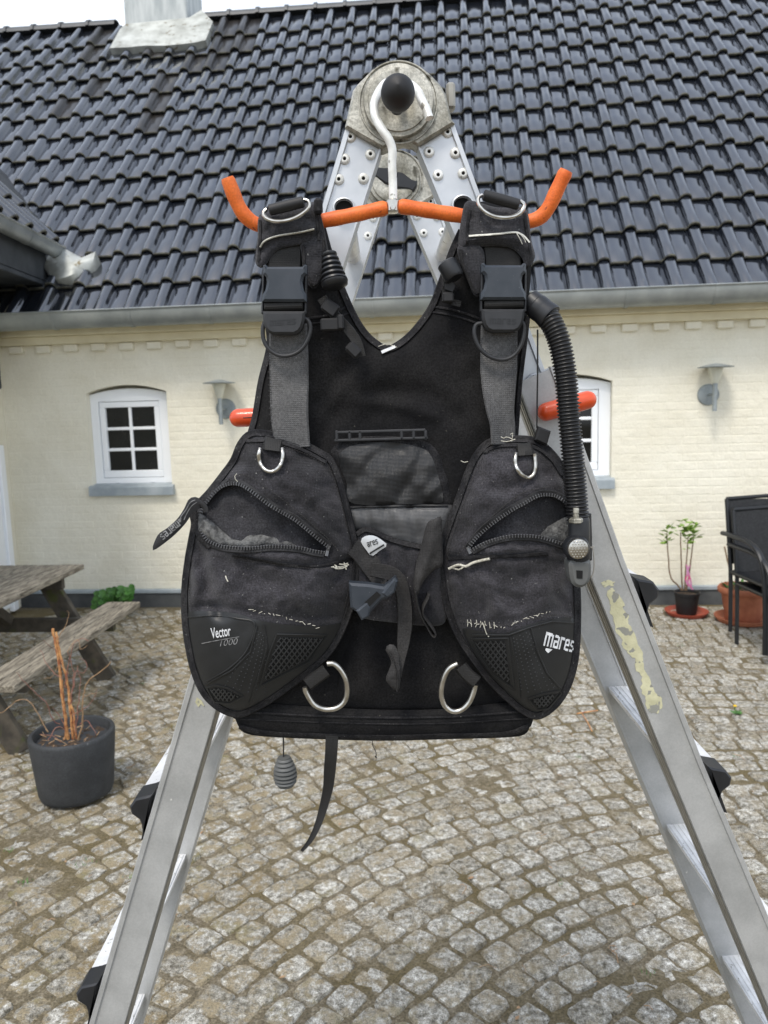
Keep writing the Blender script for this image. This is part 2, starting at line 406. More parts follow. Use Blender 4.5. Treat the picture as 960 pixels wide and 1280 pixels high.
mZincOld = mat('weathered_zinc', lin((190, 193, 188)), lin((150, 152, 146)), sc=7, rough=.55, metal=.3, bump=.25, bsc=25, c3=lin((110, 100, 75)), sc3=14, t3=.63, w3=.1)
mZincChim = mat('chimney_zinc', lin((192, 196, 194)), lin((160, 166, 166)), sc=5, stretch=(3, 3, .5), rough=.6, metal=.2, bump=.1, bsc=12)
mWhite = mat('white_window_paint', lin((240, 243, 246)), rough=.35, bump=.04, bsc=40)
mGlass = mat('dark_window_glass', (.004, .005, .005), (.014, .015, .015), sc=2.2, rough=.04, spec=.35)
mDark = mat('dark_painted_timber', lin((50, 54, 58)), lin((66, 70, 74)), sc=8, rough=.6, bump=.1)
mAlu = mat('brushed_aluminium', lin((186, 187, 186)), lin((166, 167, 166)), sc=16, det=6, rough=.45, metal=.35, bump=.08, bsc=260, bdist=.0006, rvar=.1, c3=lin((214, 214, 210)), sc3=60, t3=.75, w3=.03, grain=0.05, gsc=300)
mAluIn = mat('bright_aluminium', lin((206, 208, 210)), lin((186, 189, 192)), sc=14, rough=.38, metal=.5, bump=.06, bsc=300, bdist=.0005, rvar=.08)
mAluDull = mat('dull_inner_aluminium', lin((160, 157, 148)), lin((134, 131, 123)), sc=26, rough=.45, metal=.5, bump=.1, bsc=200, bdist=.0006)
mCast = mat('cast_aluminium', lin((200, 197, 186)), lin((128, 125, 113)), sc=22, det=8, rough=.5, metal=.65, bump=.35, bsc=160, bdist=.001, rvar=.12, lo=.3, hi=.62, c3=lin((90, 87, 76)), sc3=45, t3=.62, w3=.1, grain=0.25, gsc=260)
mHook = mat('bare_metal_hook', lin((236, 236, 232)), lin((205, 205, 198)), sc=60, rough=.5, metal=.3, c3=lin((150, 148, 140)), sc3=90, t3=.66, w3=.05)
mRung = mat('rung_aluminium', lin((230, 231, 232)), lin((208, 209, 210)), sc=30, rough=.4, metal=.2, bump=.08, bsc=200, c3=lin((150, 148, 140)), sc3=120, t3=.68, w3=.03)
mBlackPl = mat('black_plastic', (.010, .011, .013), (.016, .017, .020), sc=30, rough=.42, bump=.08, bsc=300, bdist=.0005)
mBlackMat = mat('matt_black_plastic', (.008, .008, .009), rough=.6, bump=.1, bsc=250, bdist=.0005)
mBlueGrey = mat('blue_grey_plastic', (.022, .029, .039), (.034, .041, .052), sc=40, rough=.42, bump=.06, bsc=300, bdist=.0004, c3=(.16, .17, .18), sc3=420, t3=.73, w3=.02)
mBuckLo = mat('charcoal_plastic', (.015, .016, .018), (.024, .025, .028), sc=50, rough=.5, bump=.06, bsc=300, bdist=.0004)
mBackl = mat('raised_black_plastic', (.012, .012, .013), rough=.35)
mGreyPl = mat('grey_rubber', (.085, .088, .085), (.11, .113, .11), sc=40, rough=.55)
mSteel = mat('stainless_steel', lin((206, 204, 198)), lin((176, 172, 164)), sc=80, rough=.28, metal=.95, bump=.04, bsc=300)
mOrange = mat('orange_rubber', lin((226, 112, 40)), lin((212, 96, 30)), sc=30, rough=.55, bump=.2, bsc=200, bdist=.0008, c3=lin((140, 60, 30)), sc3=110, t3=.70, w3=.03, grain=0.12, gsc=350)
mOrangeP = mat('orange_plastic', lin((222, 84, 36)), lin((204, 70, 28)), sc=40, rough=.35, coat=.25, c3=lin((90, 40, 25)), sc3=90, t3=.72, w3=.02)
LINT = dict(c3=(.20, .20, .19), sc3=330, t3=.722, w3=.012)
mCord = mat('black_cordura', (.020, .020, .0235), (.040, .039, .044), sc=16, det=6, rough=.9, spec=.25, bump=.55, bsc=520, bdist=.0012, weave=.7, wsc=170, sheen=.12, **LINT, grain=0.45)
mCordF = mat('faded_cordura', (.0135, .013, .0155), (.038, .036, .042), sc=13, det=7, rough=.92, spec=.22, bump=.55, bsc=480, bdist=.0013, weave=.7, wsc=170, sheen=.15, **LINT, grain=0.5)
mBack = mat('padded_black_lining', (.0055, .0055, .0065), (.016, .0155, .0155), sc=11, det=6, rough=.9, spec=.2, bump=.3, bsc=400, bdist=.001, weave=.4, wsc=170, c3=(.05, .048, .04), sc3=260, t3=.735, w3=.015, grain=0.45)
mBind = mat('edge_binding', (.013, .013, .015), (.034, .033, .034), sc=45, det=5, rough=.9, spec=.2, bump=.5, bsc=700, bdist=.001, weave=.8, wsc=260, **LINT, grain=0.5)
mWeb = mat('grey_webbing', (.078, .078, .080), (.115, .114, .114), sc=18, det=5, rough=.8, spec=.3, bump=.5, bsc=420, bdist=.0008, weave=1.2, wsc=130, c3=(.22, .22, .22), sc3=300, t3=.73, w3=.02, grain=0.28)
mWebD = mat('dark_webbing', (.022, .021, .021), (.042, .040, .039), sc=22, rough=.7, spec=.35, bump=.4, bsc=420, bdist=.0007, weave=1.2, wsc=150, grain=0.3)
mWebB = mat('black_webbing', (.007, .007, .007), (.014, .013, .012), sc=22, rough=.7, bump=.4, bsc=420, bdist=.0007, weave=1.2, wsc=150)
mTeeth = mat('zip_teeth_plastic', (.075, .076, .08), rough=.2, spec=.7)
mTape = mat('zip_tape', (.012, .012, .013), (.022, .022, .024), sc=60, rough=.8, bump=.3, bsc=600)
mFleece = mat('grey_fleece_lining', (.05, .05, .05), (.17, .17, .165), sc=130, det=5, rough=.95, bump=.9, bsc=380, bdist=.003, lo=.38, hi=.62)
mRubber = mat('moulded_rubber', (.0115, .0125, .0135), (.018, .019, .020), sc=14, rough=.48, spec=.45, bump=.12, bsc=260, bdist=.0006, rvar=.08, c3=(.06, .06, .06), sc3=300, t3=.745, w3=.01)
mRubDot = mat('rubber_dots', (.032, .034, .036), rough=.35)
mMesh = mat('recessed_black', (.003, .003, .003), rough=.9)
mPrint = mat('white_print', lin((226, 228, 230)), lin((196, 198, 200)), sc=120, rough=.5, c3=(.2, .2, .2), sc3=420, t3=.69, w3=.03)
mPrintG = mat('grey_print', lin((150, 150, 150)), lin((90, 90, 90)), sc=160, rough=.5)
mPrintB = mat('black_print', (.01, .01, .01), rough=.5)
mThread = mat('white_thread', lin((205, 202, 190)), lin((160, 156, 142)), sc=300, rough=.9)
mReflect = mat('reflective_piping', lin((226, 224, 214)), lin((188, 186, 176)), sc=90, rough=.6, c3=(.2, .2, .19), sc3=200, t3=.68, w3=.03)
mVinyl = mat('carbon_vinyl', (.008, .0085, .0095), (.016, .0165, .018), sc=20, rough=.30, spec=.55, bump=.6, bsc=30, bdist=.0008, weave=1.0, wsc=190)
mVinylL = mat('light_carbon_vinyl', (.050, .051, .053), (.085, .085, .087), sc=30, rough=.36, spec=.6, bump=.6, bsc=30, bdist=.0008, weave=1.0, wsc=190)
mSilver = mat('silver_patch', lin((200, 203, 206)), rough=.3, metal=.3)
mHose = mat('hose_rubber', (.012, .012, .0125), rough=.36, spec=.5)
mTerra = mat('terracotta', lin((172, 106, 76)), lin((150, 88, 62)), sc=14, rough=.75, bump=.15, bsc=60)
mSaucer = mat('saucer_red', lin((158, 72, 52)), lin((140, 62, 46)), sc=14, rough=.5)
mPlanter = mat('charcoal_planter', lin((58, 60, 62)), lin((44, 46, 48)), sc=9, rough=.75, bump=.12, bsc=70, c3=lin((110, 112, 112)), sc3=30, t3=.72, w3=.06, grain=0.2, gsc=160)
mSoil = mat('potting_soil', (.025, .017, .012), (.10, .065, .04), sc=70, rough=.95, bump=1, bsc=120, bdist=.01)
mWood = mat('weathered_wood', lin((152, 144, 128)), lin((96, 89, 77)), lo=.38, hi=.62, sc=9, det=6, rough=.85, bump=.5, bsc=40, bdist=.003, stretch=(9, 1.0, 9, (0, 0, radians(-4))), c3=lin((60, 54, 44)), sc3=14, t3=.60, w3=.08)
mWoodD = mat('dark_wood', lin((58, 54, 48)), lin((84, 78, 68)), sc=16, rough=.85, bump=.4, bsc=40, c3=lin((70, 74, 40)), sc3=10, t3=.6, w3=.12)  # darker than the planks, with olive patches
mStalkO = mat('orange_bark', lin((204, 154, 98)), lin((132, 74, 46)), sc=45, rough=.6)
mTwig = mat('red_brown_twig', lin((120, 68, 58)), lin((150, 112, 96)), sc=60, rough=.7)
mStem = mat('brown_stem', lin((128, 104, 84)), lin((104, 88, 66)), sc=40, rough=.8)
mTwigP = mat('pale_twig', lin((168, 140, 108)), lin((138, 108, 78)), sc=60, rough=.7)
mLeaf = mat('fresh_green_leaf', lin((120, 160, 56)), lin((156, 188, 84)), sc=40, rough=.5, island=.4)
mLeafG = mat('deep_green_leaf', lin((54, 104, 36)), lin((82, 136, 52)), sc=30, rough=.5, island=.35)
mRibbon = mat('pink_ribbon', lin((198, 70, 112)), lin((196, 150, 190)), sc=14, rough=.4)
mWicker = mat('black_wicker', lin((20, 21, 23)), lin((32, 33, 35)), sc=60, rough=.6, bump=.2, bsc=250, grain=.6, gsc=75)
mChairM = mat('black_chair_metal', lin((24, 26, 29)), rough=.45)
mSticker = mat('sticker_residue', lin((206, 203, 170)), lin((182, 179, 146)), sc=40, det=6, rough=.9, bump=.6, bsc=90, bdist=.002, c3=lin((140, 140, 132)), sc3=60, t3=.58, w3=.03)
mLampG = mat('lamp_lens', lin((205, 205, 190)), rough=.15, spec=.8)
mGalv = mat('galvanised_lamp', lin((160, 167, 168)), lin((134, 142, 145)), sc=14, rough=.5, metal=.4)

# stone + soil with world-sized moss patches
def stone_mat(name, soil=False):
    m = bpy.data.materials.new(name); m.use_nodes = True; t = m.node_tree; n = t.nodes; L = t.links.new; b = n['Principled BSDF']
    g_ = n.new('ShaderNodeNewGeometry'); oi = n.new('ShaderNodeObjectInfo')
    def nz(s, d=5, r=.6):
        q = n.new('ShaderNodeTexNoise'); q.inputs['Scale'].default_value = s; q.inputs['Detail'].default_value = d; q.inputs['Roughness'].default_value = r; L(g_.outputs['Position'], q.inputs['Vector']); return q.outputs['Fac']
    def ramp(src, st):
        q = n.new('ShaderNodeValToRGB'); e = q.color_ramp.elements
        while len(e) < len(st): e.new(.5)
        for k, (p_, c_) in enumerate(st): e[k].position = p_; e[k].color = (*c_, 1)
        L(src, q.inputs['Fac']); return q.outputs[0]
    def mix(a, b_, f, bt='MIX'):
        q = n.new('ShaderNodeMix'); q.data_type = 'RGBA'; q.blend_type = bt
        for s_, v in ((q.inputs[0], f), (q.inputs[6], a), (q.inputs[7], b_)):
            if isinstance(v, tuple): s_.default_value = (*v, 1)
            elif isinstance(v, float): s_.default_value = v
            else: L(v, s_)
        return q.outputs[2]
    if soil:
        c = ramp(nz(60, 6), [(.3, (.13, .108, .068)), (.5, (.225, .19, .13)), (.72, (.42, .37, .28))])
        moss = ramp(nz(2.3, 5), [(.42, g(0)), (.62, g(1))]); c = mix(c, (.17, .135, .068), moss); c = mix(c, ramp(nz(150, 4), [(.35, g(.55)), (.65, g(1.25))]), 1.0, 'MULTIPLY')
    else:
        c = ramp(nz(48, 8, .72), [(.34, (.085, .076, .056)), (.44, (.27, .255, .215)), (.53, (.45, .435, .39)), (.64, (.72, .71, .66))])
        c = mix(c, ramp(nz(420, 3), [(.40, g(.3)), (.5, g(1.05))]), .8, 'MULTIPLY')
        pr = n.new('ShaderNodeMath'); pr.operation = 'ADD'; L(oi.outputs['Random'], pr.inputs[0]); L(g_.outputs['Random Per Island'], pr.inputs[1])
        fr = n.new('ShaderNodeMath'); fr.operation = 'FRACT'; L(pr.outputs[0], fr.inputs[0])
        c = mix(c, ramp(fr.outputs[0], [(0, (.66, .64, .60)), (.6, (.92, .92, .92)), (1, (1.08, 1.08, 1.08))]), 1.0, 'MULTIPLY')
        m1 = ramp(nz(13, 8, .8), [(.47, g(0)), (.56, g(1))]); sx = n.new('ShaderNodeSeparateXYZ'); L(g_.outputs['Position'], sx.inputs[0])
        mr = n.new('ShaderNodeMapRange'); mr.inputs['From Min'].default_value = .6; mr.inputs['From Max'].default_value = -1.3; mr.inputs['To Min'].default_value = .5; mr.inputs['To Max'].default_value = 1.25; L(sx.outputs['X'], mr.inputs['Value'])
        mm = n.new('ShaderNodeMath'); mm.operation = 'MULTIPLY'; L(m1, mm.inputs[0]); L(mr.outputs[0], mm.inputs[1])
        mc = ramp(nz(5, 4), [(.35, (.20, .155, .085)), (.55, (.28, .235, .155)), (.7, (.17, .15, .065))])
        c = mix(c, mc, mm.outputs[0]); c = mix(c, ramp(nz(230, 3, .8), [(.36, g(.65)), (.5, g(1.12)), (.66, g(1.5))]), 1.0, 'MULTIPLY')
    L(c, b.inputs['Base Color']); b.inputs['Roughness'].default_value = .88; b.inputs['Specular IOR Level'].default_value = .3
    bp = n.new('ShaderNodeBump'); bp.inputs['Strength'].default_value = 1.0; bp.inputs['Distance'].default_value = .009 if not soil else .012; L(nz(70 if not soil else 110, 8, .7), bp.inputs['Height']); L(bp.outputs[0], b.inputs['Normal'])
    return m
mStone = stone_mat('granite_sett'); mGround = stone_mat('joint_soil', True)

# ================================================================== GROUND
gr = obj('ground', [(-60, -50, -.0075), (60, -50, -.0075), (60, 70, -.0075), (-60, 70, -.0075)], [(0, 1, 2, 3)], mGround, None, False, kind='structure')
WORLD[gr] = np.array([0, 10, -.0075])
CEN = (1.55, .55)
def stone_mesh(w, d, sd):
    r = random.Random(sd); v = []; f = []
    base = [(-1, -.55), (-.6, -1), (.6, -1), (1, -.55), (1, .6), (.55, 1), (-.6, 1), (-1, .55)]
    base = [(a*(1+r.uniform(-.09, .05)), b*(1+r.uniform(-.12, .06))) for a, b in base]
    cor = [(-.93, -.88), (.93, -.9), (.94, .9), (-.92, .9)]
    pts = []
    for i, q in enumerate(base):
        pts.append(q)
        if i in (0, 2, 4, 6): c = cor[{0: 0, 2: 1, 4: 2, 6: 3}[i]]; pts.append((c[0]*(1+r.uniform(-.12, .02)), c[1]*(1+r.uniform(-.16, .03))))
    n = len(pts); hz = r.uniform(-.0035, .003)
    for s, z in ((1.03, -.03), (1.01, -.009), (.93, -.001), (.55, .0005)):
        for a, b in pts: v.append((a*s*w/2, b*s*d/2, z+(hz+r.uniform(-.0022, .0022) if z > -.02 else 0)))
    v.append((0, 0, .001+hz))
    for k in range(3):
        for i in range(n): j = (i+1) % n; f.append((k*n+i, k*n+j, (k+1)*n+j, (k+1)*n+i))
    for i in range(n): f.append((3*n+i, 3*n+(i+1) % n, 4*n))
    return v, f
STV = [stone_mesh(.0975+.0065*math.sin(k*1.7), .0955+.0065*math.cos(k*2.3), k) for k in range(22)]
STM = []
for v, f in STV:
    me = bpy.data.meshes.new('sett'); me.from_pydata(v, [], f); me.materials.append(mStone); me.polygons.foreach_set('use_smooth', [True]*len(me.polygons)); me.set_sharp_from_angle(angle=radians(40)); STM.append(me)
cells = []
R_ = .22; i = 0
while R_ < 7.2:
    n = max(6, int(round(2*pi*R_/.1065))); off = random.random()
    for k in range(n):
        a = 2*pi*(k+off)/n + random.uniform(-.008, .008)/R_; rr = R_+random.uniform(-.007, .007)
        x, y = CEN[0]+rr*cos(a), CEN[1]+rr*sin(a)
        t_ = x*wc-(y-WD)*ws
        if -4.6 < x < 5.2 and .5 < y and (WD-t_*ws - y) > .12: cells.append((x, y, a+pi/2+random.uniform(-.09, .09)))
    R_ += .1045; i += 1
def onscreen(x, y, z=0):
    d = np.array([x, y, z-CAMH]); zc = d@fw
    if zc < .2: return None
    return CX+F*(d@RT)/zc, CY-F*(d@UP)/zc, zc
near = []
for c in cells:
    q = onscreen(c[0], c[1]); near.append(q[2] if q and -20 < q[0] < 980 and q[1] < 1300 else 99)
order = np.argsort(near); mb = MB()
for rank, ci in enumerate(order):
    x, y, a = cells[ci]; k = random.randrange(22); z = random.uniform(-.004, .004)+.004*mnoise.noise(Vector((x*2, y*2, 0)))
    if x < -.4: z -= .002*min(1, (-x-.4))*random.random()
    if rank < 300:
        o = bpy.data.objects.new('sett', STM[k]); COL.objects.link(o); o.parent = gr; o.location = (x, y-10, z+.0075); o.rotation_euler = (random.uniform(-.03, .03), random.uniform(-.03, .03), a)
    else:
        v, f = STV[k]; ca, sa = cos(a), sin(a); mb.add([(x+p[0]*ca-p[1]*sa, y+p[0]*sa+p[1]*ca, p[2]+z) for p in v], f)
mb.build('sett_paving', mStone, gr, kind='stuff', sharp=40)
# straw and crumbs lying in the joints
mb = MB()
for k in range(520):
    x = random.uniform(-3, 3.6); y = random.uniform(1.7, 5.9); a = random.uniform(0, pi); l = random.uniform(.006, .03) if k % 9 else random.uniform(.04, .08)
    mb.add(*tube([(x, y, .004), (x+l*.5*cos(a), y+l*.5*sin(a), .008), (x+l*cos(a+.3), y+l*sin(a+.3), .004)], random.uniform(.0006, .0016), 4))
mb.build('dry_straw', mTwigP, gr, kind='stuff')
# grit and moss crumbs
mb = MB()
for k in range(9000):
    x = random.uniform(-2.6, 3.2)*(.35+.65*random.random()); y = 1.65+4.2*random.random()**1.5; r = random.uniform(.0010, .0030); a = random.uniform(0, 6.28); z = -.004+random.random()*.003
    if k % 4 == 0: z = .001
    mb.add([(x+r*cos(a+q)*random.uniform(.7, 1.3), y+r*sin(a+q), z) for q in (0, 2.1, 4.2)]+[(x, y, z+r*1.1)], [(0, 1, 3), (1, 2, 3), (2, 0, 3)])
mGrit = mat('joint_grit', (.42, .37, .28), (.12, .095, .055), sc=35, rough=.9, island=.7)
mb.build('joint_grit', mGrit, gr, kind='stuff', smooth=False)
# tufts of grass / moss in the joints
mb = MB()
for k in range(46):
    if k < 20: cx_, cy_ = random.uniform(-2.6, -.6), random.uniform(2.2, 5.6)
    else: cx_, cy_ = random.uniform(-2.6, 3.2), random.uniform(1.9, 5.8)
    if k == 0: cx_, cy_ = Pz(30, 1104, 0)[:2]
    for j in range(16 if k == 0 else 5):
        a = random.uniform(0, 2*pi); l = random.uniform(.008, .022); x, y = cx_+random.gauss(0, .012), cy_+random.gauss(0, .010)
        mb.add([(x-.0012, y, 0), (x+.0012, y, 0), (x+l*.6*cos(a), y+l*.6*sin(a), l)], [(0, 1, 2)])
tag(mb.build('grass_tufts', mLeafG, None), 'tiny green grass tufts in the cobble joints', 'grass', kind='stuff')

# ================================================================== FARMHOUSE
house = thing('farmhouse', Wl(0, 0, -3), 'cream painted farmhouse with glazed black tile roof across the courtyard', 'house')
tL = (wpx(5, 440)[0]+wpx(16.5, 700)[0])/2; tR = 5.6; zTop = 2.30
def window_geo(px):   # opening in wall coordinates
    (xa, ya), (xb, yb), (xc, yc) = px; t0, zs = wpx(xa, ya, -.02); t1, _ = wpx(xb, yb, -.02); _, zb = wpx(xc, yc, -.02); return t0, t1, zb, zs
W1 = window_geo(((108.5, 492), (209, 492), (165, 606)))
w1 = W1[1]-W1[0]
tr = wpx(765, 476, -.02)[0]; z1b = wpx(750, 597, -.02)[1]; z1s = wpx(765, 476, -.02)[1]
WINS = [W1, (tr-w1, tr, z1b, z1s)]
def archpts(t0, t1, zs, rise=.062, n=9):
    return [(t0+(t1-t0)*i/(n-1), zs+rise*(1-(2*i/(n-1)-1)**2)) for i in range(n)]
def hole(wn): t0, t1, zb, zs = wn; return [(t0, zb), (t1, zb)]+archpts(t0, t1, zs)[::-1]
pts = [(tL-.02, 0), (tR, 0), (tR, zTop), (tL-.02, zTop)]; pts = [tuple(p) for p in resample(pts, .5, True)]; fl = [list(range(len(pts)))]; ed = []
for wn in WINS:
    h = hole(wn); n0 = len(pts); pts += h; ed += [(n0+i, n0+(i+1) % len(h)) for i in range(len(h))]
vv, _, ff, _, _, _ = delaunay_2d_cdt([Vector(p) for p in pts], ed, fl, 1, 1e-5)
V = np.array([tuple(v) for v in vv]); T = []
for f in ff:
    c = V[list(f)].mean(0)
    if not any(inside(c[0:1], c[1:2], hole(wn))[0] for wn in WINS): T.append(tuple(f))
mb = MB(); mb.add([Wl(a, b, 0) for a, b in V], T)
for wn in WINS:
    h = hole(wn); n = len(h); mb.add([Wl(a, b, 0) for a, b in h]+[Wl(a, b, -.14) for a, b in h], [(i, (i+1) % n, n+(i+1) % n, n+i) for i in range(n)])
mb.add([Wl(tL-.02, 0, -.3), Wl(tR, 0, -.3), Wl(tR, zTop, -.3), Wl(tL-.02, zTop, -.3)], [(0, 1, 2, 3)])
wall = mb.build('wall', mCream, house, smooth=False)
axw = ((wc, -ws, 0), (-ws, -wc, 0), (0, 0, 1))   # along wall, towards the courtyard, up
mb = MB(); course = 0; z = .155
while z < 2.13:
    t = tL+.004-(.12 if course % 2 else 0)
    while t < tR-.05:
        a, b = max(t, tL), t+.228+random.uniform(-.003, .003); hh = .056+random.uniform(-.003, .003)
        for wn in WINS:
            if z+.055 > wn[2]-.085 and z < wn[3]+.075:
                sa, sb = wn[0]-.03*(z < wn[2]), wn[1]+.03*(z < wn[2])
                if b > sa and a < sb:
                    if z < wn[3]-.05 or True:
                        if a < sa-.03 and b > sa: b = sa-.003
                        elif b > sb+.03 and a < sb: a = sb+.003
                        else: a = b
        if b-a > .03:
            pr = random.uniform(.0004, .0017)
            mb.add(*cbox(Wl((a+b)/2, z+.027+random.uniform(-.0015, .0015), pr/2-.004), b-a, pr+.008, hh, axw, .003))
        t += .2375
    z += .0667; course += 1
mb.build('brick_courses', mCream, wall, smooth=True, sharp=60, kind='stuff')
zPl = wpx(825, 733, .02)[1]
mb = MB(); mb.add(*cbox(Wl((tL+tR)/2, (zPl-.03)/2-.02, .012), tR-tL, .03, zPl-.03+.04, axw, .004)); mb.build('plinth', mPlinth, wall)
mb = MB(); mb.add(*cbox(Wl((tL+tR)/2, zPl-.012, .018), tR-tL, .045, .034, axw, .006)); mb.build('plinth_ledge', mPlinthTop, wall)
# cornice: a row of brick ends, two projecting courses, soffit
zD = 2.064*1.065
def wallbox(name, t0, t1, z0, z1, o0, o1, m, par, ch=.004, **k):
    b = MB(); b.add(*cbox(Wl((t0+t1)/2, (z0+z1)/2, (o0+o1)/2), t1-t0, o1-o0, z1-z0, axw, ch)); return b.build(name, m, par, **k)
t = -2.85*1.065; t -= .2375*math.floor((t-tL-.05)/.2375)
first = None
while t < tR-.2:
    if first is None: first = wallbox('cornice_brick', t-.060, t+.060, zD-.030, zD+.030, -.01, .042, mCream, wall, .007); o = first
    else: o = first.copy(); COL.objects.link(o); o.location = np.array(Wl(t, zD+random.uniform(-.003, .003), .016))-WORLD[wall]
    t += .2375
wallbox('cornice_band', tL-.02, tR, zD+.031, zD+.095, -.01, .075, mCornice, wall)
wallbox('cornice_band', tL-.02, tR, zD+.096, zD+.17, -.01, .115, mCornice, wall)
wallbox('soffit_board', tL-.02, tR, zD+.171, zD+.20, -.05, .15, mCornice, wall)
# windows
def window(wn, sash):
    t0, t1, zb, zs = wn; O = -.065
    m = MB(); n = 9; arc = archpts(t0+.002, t1-.002, zs-.012, .045)
    outer = [(t0+.002, zb+.002), (t1-.002, zb+.002)]+arc[::-1]; a, b, c, d = sash
    inner = [(a, c), (b, c), (b, d), (a, d)]
    # frame: ring between outer outline and sash opening, bridged as four pieces
    L_ = [(t0+.002, zb+.002), (a, c), (a, d), (t0+.002, zs-.012)]; R_2 = [(b, c), (t1-.002, zb+.002), (t1-.002, zs-.012), (b, d)]; B_ = [(t0+.002, zb+.002), (t1-.002, zb+.002), (b, c), (a, c)]; T_ = [(a, d), (b, d)]+arc[::-1]
    for q in (L_, R_2, B_, T_): m.add(*fixn(*prism([Wl(x, y, O) for x, y in q], np.array(Wl(0, 0, O-.06))-np.array(Wl(0, 0, O)))))
    fr = m.build('window', mWhite, house, smooth=False)
    sw = .062
    m = MB(); oo = O-.010
    for (x0_, x1_, y0_, y1_) in ((a+.003, b-.003, c+.003, c+sw), (a+.003, b-.003, d-sw*.85, d-.003), (a+.003, a+sw*.85, c+sw, d-sw*.85), (b-sw*.85, b-.003, c+sw, d-sw*.85)):
        m.add(*cbox(Wl((x0_+x1_)/2, (y0_+y1_)/2, oo-.02), x1_-x0_, .045, y1_-y0_, axw, .005))
    m.build('sash', mWhite, fr)
    x0_, x1_, y0_, y1_ = a+sw*.85, b-sw*.85, c+sw, d-sw*.85
    for k, (cx_, cz_, w_, h_) in enumerate([((x0_+x1_)/2, (y0_+y1_)/2, .026, y1_-y0_)]+[((x0_+x1_)/2, y0_+(y1_-y0_)*q/3, x1_-x0_, .026) for q in (1, 2)]):
        m = MB(); m.add(*cbox(Wl(cx_, cz_, oo-.012-.002*k), w_, .020, h_, axw, .004)); m.build('glazing_bar', mWhite, fr)
    for i_ in range(2):
        for j_ in range(3):
            px0 = x0_+(x1_-x0_)*i_/2; px1 = x0_+(x1_-x0_)*(i_+1)/2; pz0 = y0_+(y1_-y0_)*j_/3; pz1 = y0_+(y1_-y0_)*(j_+1)/3; e = random.uniform(-.001, .001)
            obj('pane', [Wl(px0, pz0, oo-.026), Wl(px1, pz0, oo-.026-e), Wl(px1, pz1, oo-.026), Wl(px0, pz1, oo-.026+e)], [(0, 1, 2), (0, 2, 3)], mGlass, fr, False)
    for q in (.28, .72):
        m = MB(); m.add(*cbox(Wl(t0+(t1-t0)*q, zb+.022, O+.004), .03, .01, .012, axw, .003)); m.build('drain_cap', mWhite, fr)
    # sill
    m = MB(); a2, b2 = t0-.02, t1+.02
    prof = [(-.06, zb+.012), (.035, zb-.004), (.045, zb-.016), (.045, zb-.085), (.0, zb-.085), (-.06, zb-.06)]
    v = [Wl(a2, z_, o_) for o_, z_ in prof]+[Wl(b2, z_, o_) for o_, z_ in prof]; n = len(prof)
    m.add(*fixn(v, [(i, (i+1) % n, n+(i+1) % n, n+i) for i in range(n)]+[tuple(range(n)), tuple(range(n, 2*n))])); m.build('window_sill', mPlinthTop, fr, smooth=False)
def sashof(px): q = [wpx(x, y, -.065) for x, y in px]; return (q[0][0]+q[3][0])/2, (q[1][0]+q[2][0])/2, (q[2][1]+q[3][1])/2, (q[0][1]+q[1][1])/2
S1 = sashof(((121.5, 502), (198, 500.5), (206, 596.5), (130.5, 597.5))); window(W1, S1)
dt = WINS[1][0]-W1[0]; dz = WINS[1][2]-W1[2]; window(WINS[1], (S1[0]+dt, S1[1]+dt, S1[2]+dz, S1[3]+dz))

# roof
TH = radians(48.15); RG, RW, RS0, RC0 = .3762, .2468, -.1065, -2.1982
def RP(t, s, lift=0): l = lift-.055; return Wl(t, 2.4979+s*sin(TH)+l*cos(TH), .22-s*cos(TH)+l*sin(TH))
def rpx(x, y, lift=0):
    p0 = np.array(RP(0, 0, lift)); e1 = np.array(RP(1, 0, lift))-p0; e2 = np.array(RP(0, 1, lift))-p0; d = ray(x, y)
    M = np.stack([d, -e1, -e2], 1); q = np.linalg.solve(M, p0-np.array([0, 0, CAMH])); return q[1], q[2]
roof_s = 13.15*RG
mb = MB(); b0 = [RP(tL-2.6, RS0+.05, -.03), RP(tR, RS0+.05, -.03), RP(tR, roof_s, -.03), RP(tL-2.6, roof_s, -.03)]
rx = np.array(RP(0, roof_s, 0)); back = [np.array(p)+np.array([ws, wc, 0])*3.6-np.array([0, 0, 3.9]) for p in b0[2:]]
mb.add(b0, [(0, 1, 2, 3)]); mb.add([b0[3], b0[2], back[0], back[1]], [(0, 1, 2, 3)])
roof = mb.build('roof', mDark, house, smooth=False)
prof = [(-.050, .006), (-.044, .030), (-.028, .047), (0, .054), (.026, .048), (.042, .030), (.048, .002), (.055, -.002), (.062, .004), (.172, .004), (.182, -.004), (.193, .012)]
def tile_geo():
    v = []; f = []; n = len(prof); Lt = RG+.045
    for s, dz_, sk in ((.004, -.021, 1), (0, -.004, 0), (.012, .001, 0), (.20, 0, 0), (Lt, 0, 0)):
        for u, h in prof: v.append((u, s, h+.034*(1-s/Lt)+dz_))
    for k in range(4):
        for i in range(n-1): f.append((k*n+i, k*n+i+1, (k+1)*n+i+1, (k+1)*n+i))
    return v, f
tv, tf = tile_geo()
ex = np.array(RP(1, 0))-np.array(RP(0, 0)); es = np.array(RP(0, 1))-np.array(RP(0, 0)); en = np.array(RP(0, 0, 1))-np.array(RP(0, 0, 0))
tme = bpy.data.meshes.new('tile'); tme.from_pydata(tv, [], tf); tme.materials.append(mTile); tme.materials.append(mTileEdge); tme.polygons.foreach_set('material_index', [1 if i < 2*(len(prof)-1) else 0 for i in range(len(tf))]); tme.polygons.foreach_set('use_smooth', [True]*len(tf)); tme.set_sharp_from_angle(angle=radians(50))
mTileDull = mat('stained_tile', (.010, .009, .009), (.022, .019, .016), sc=9, rough=.4, coat=.45, island=.5)
tmd = tme.copy(); tmd.name = 'stained_tile'; tmd.materials[0] = mTileDull
tiles = []
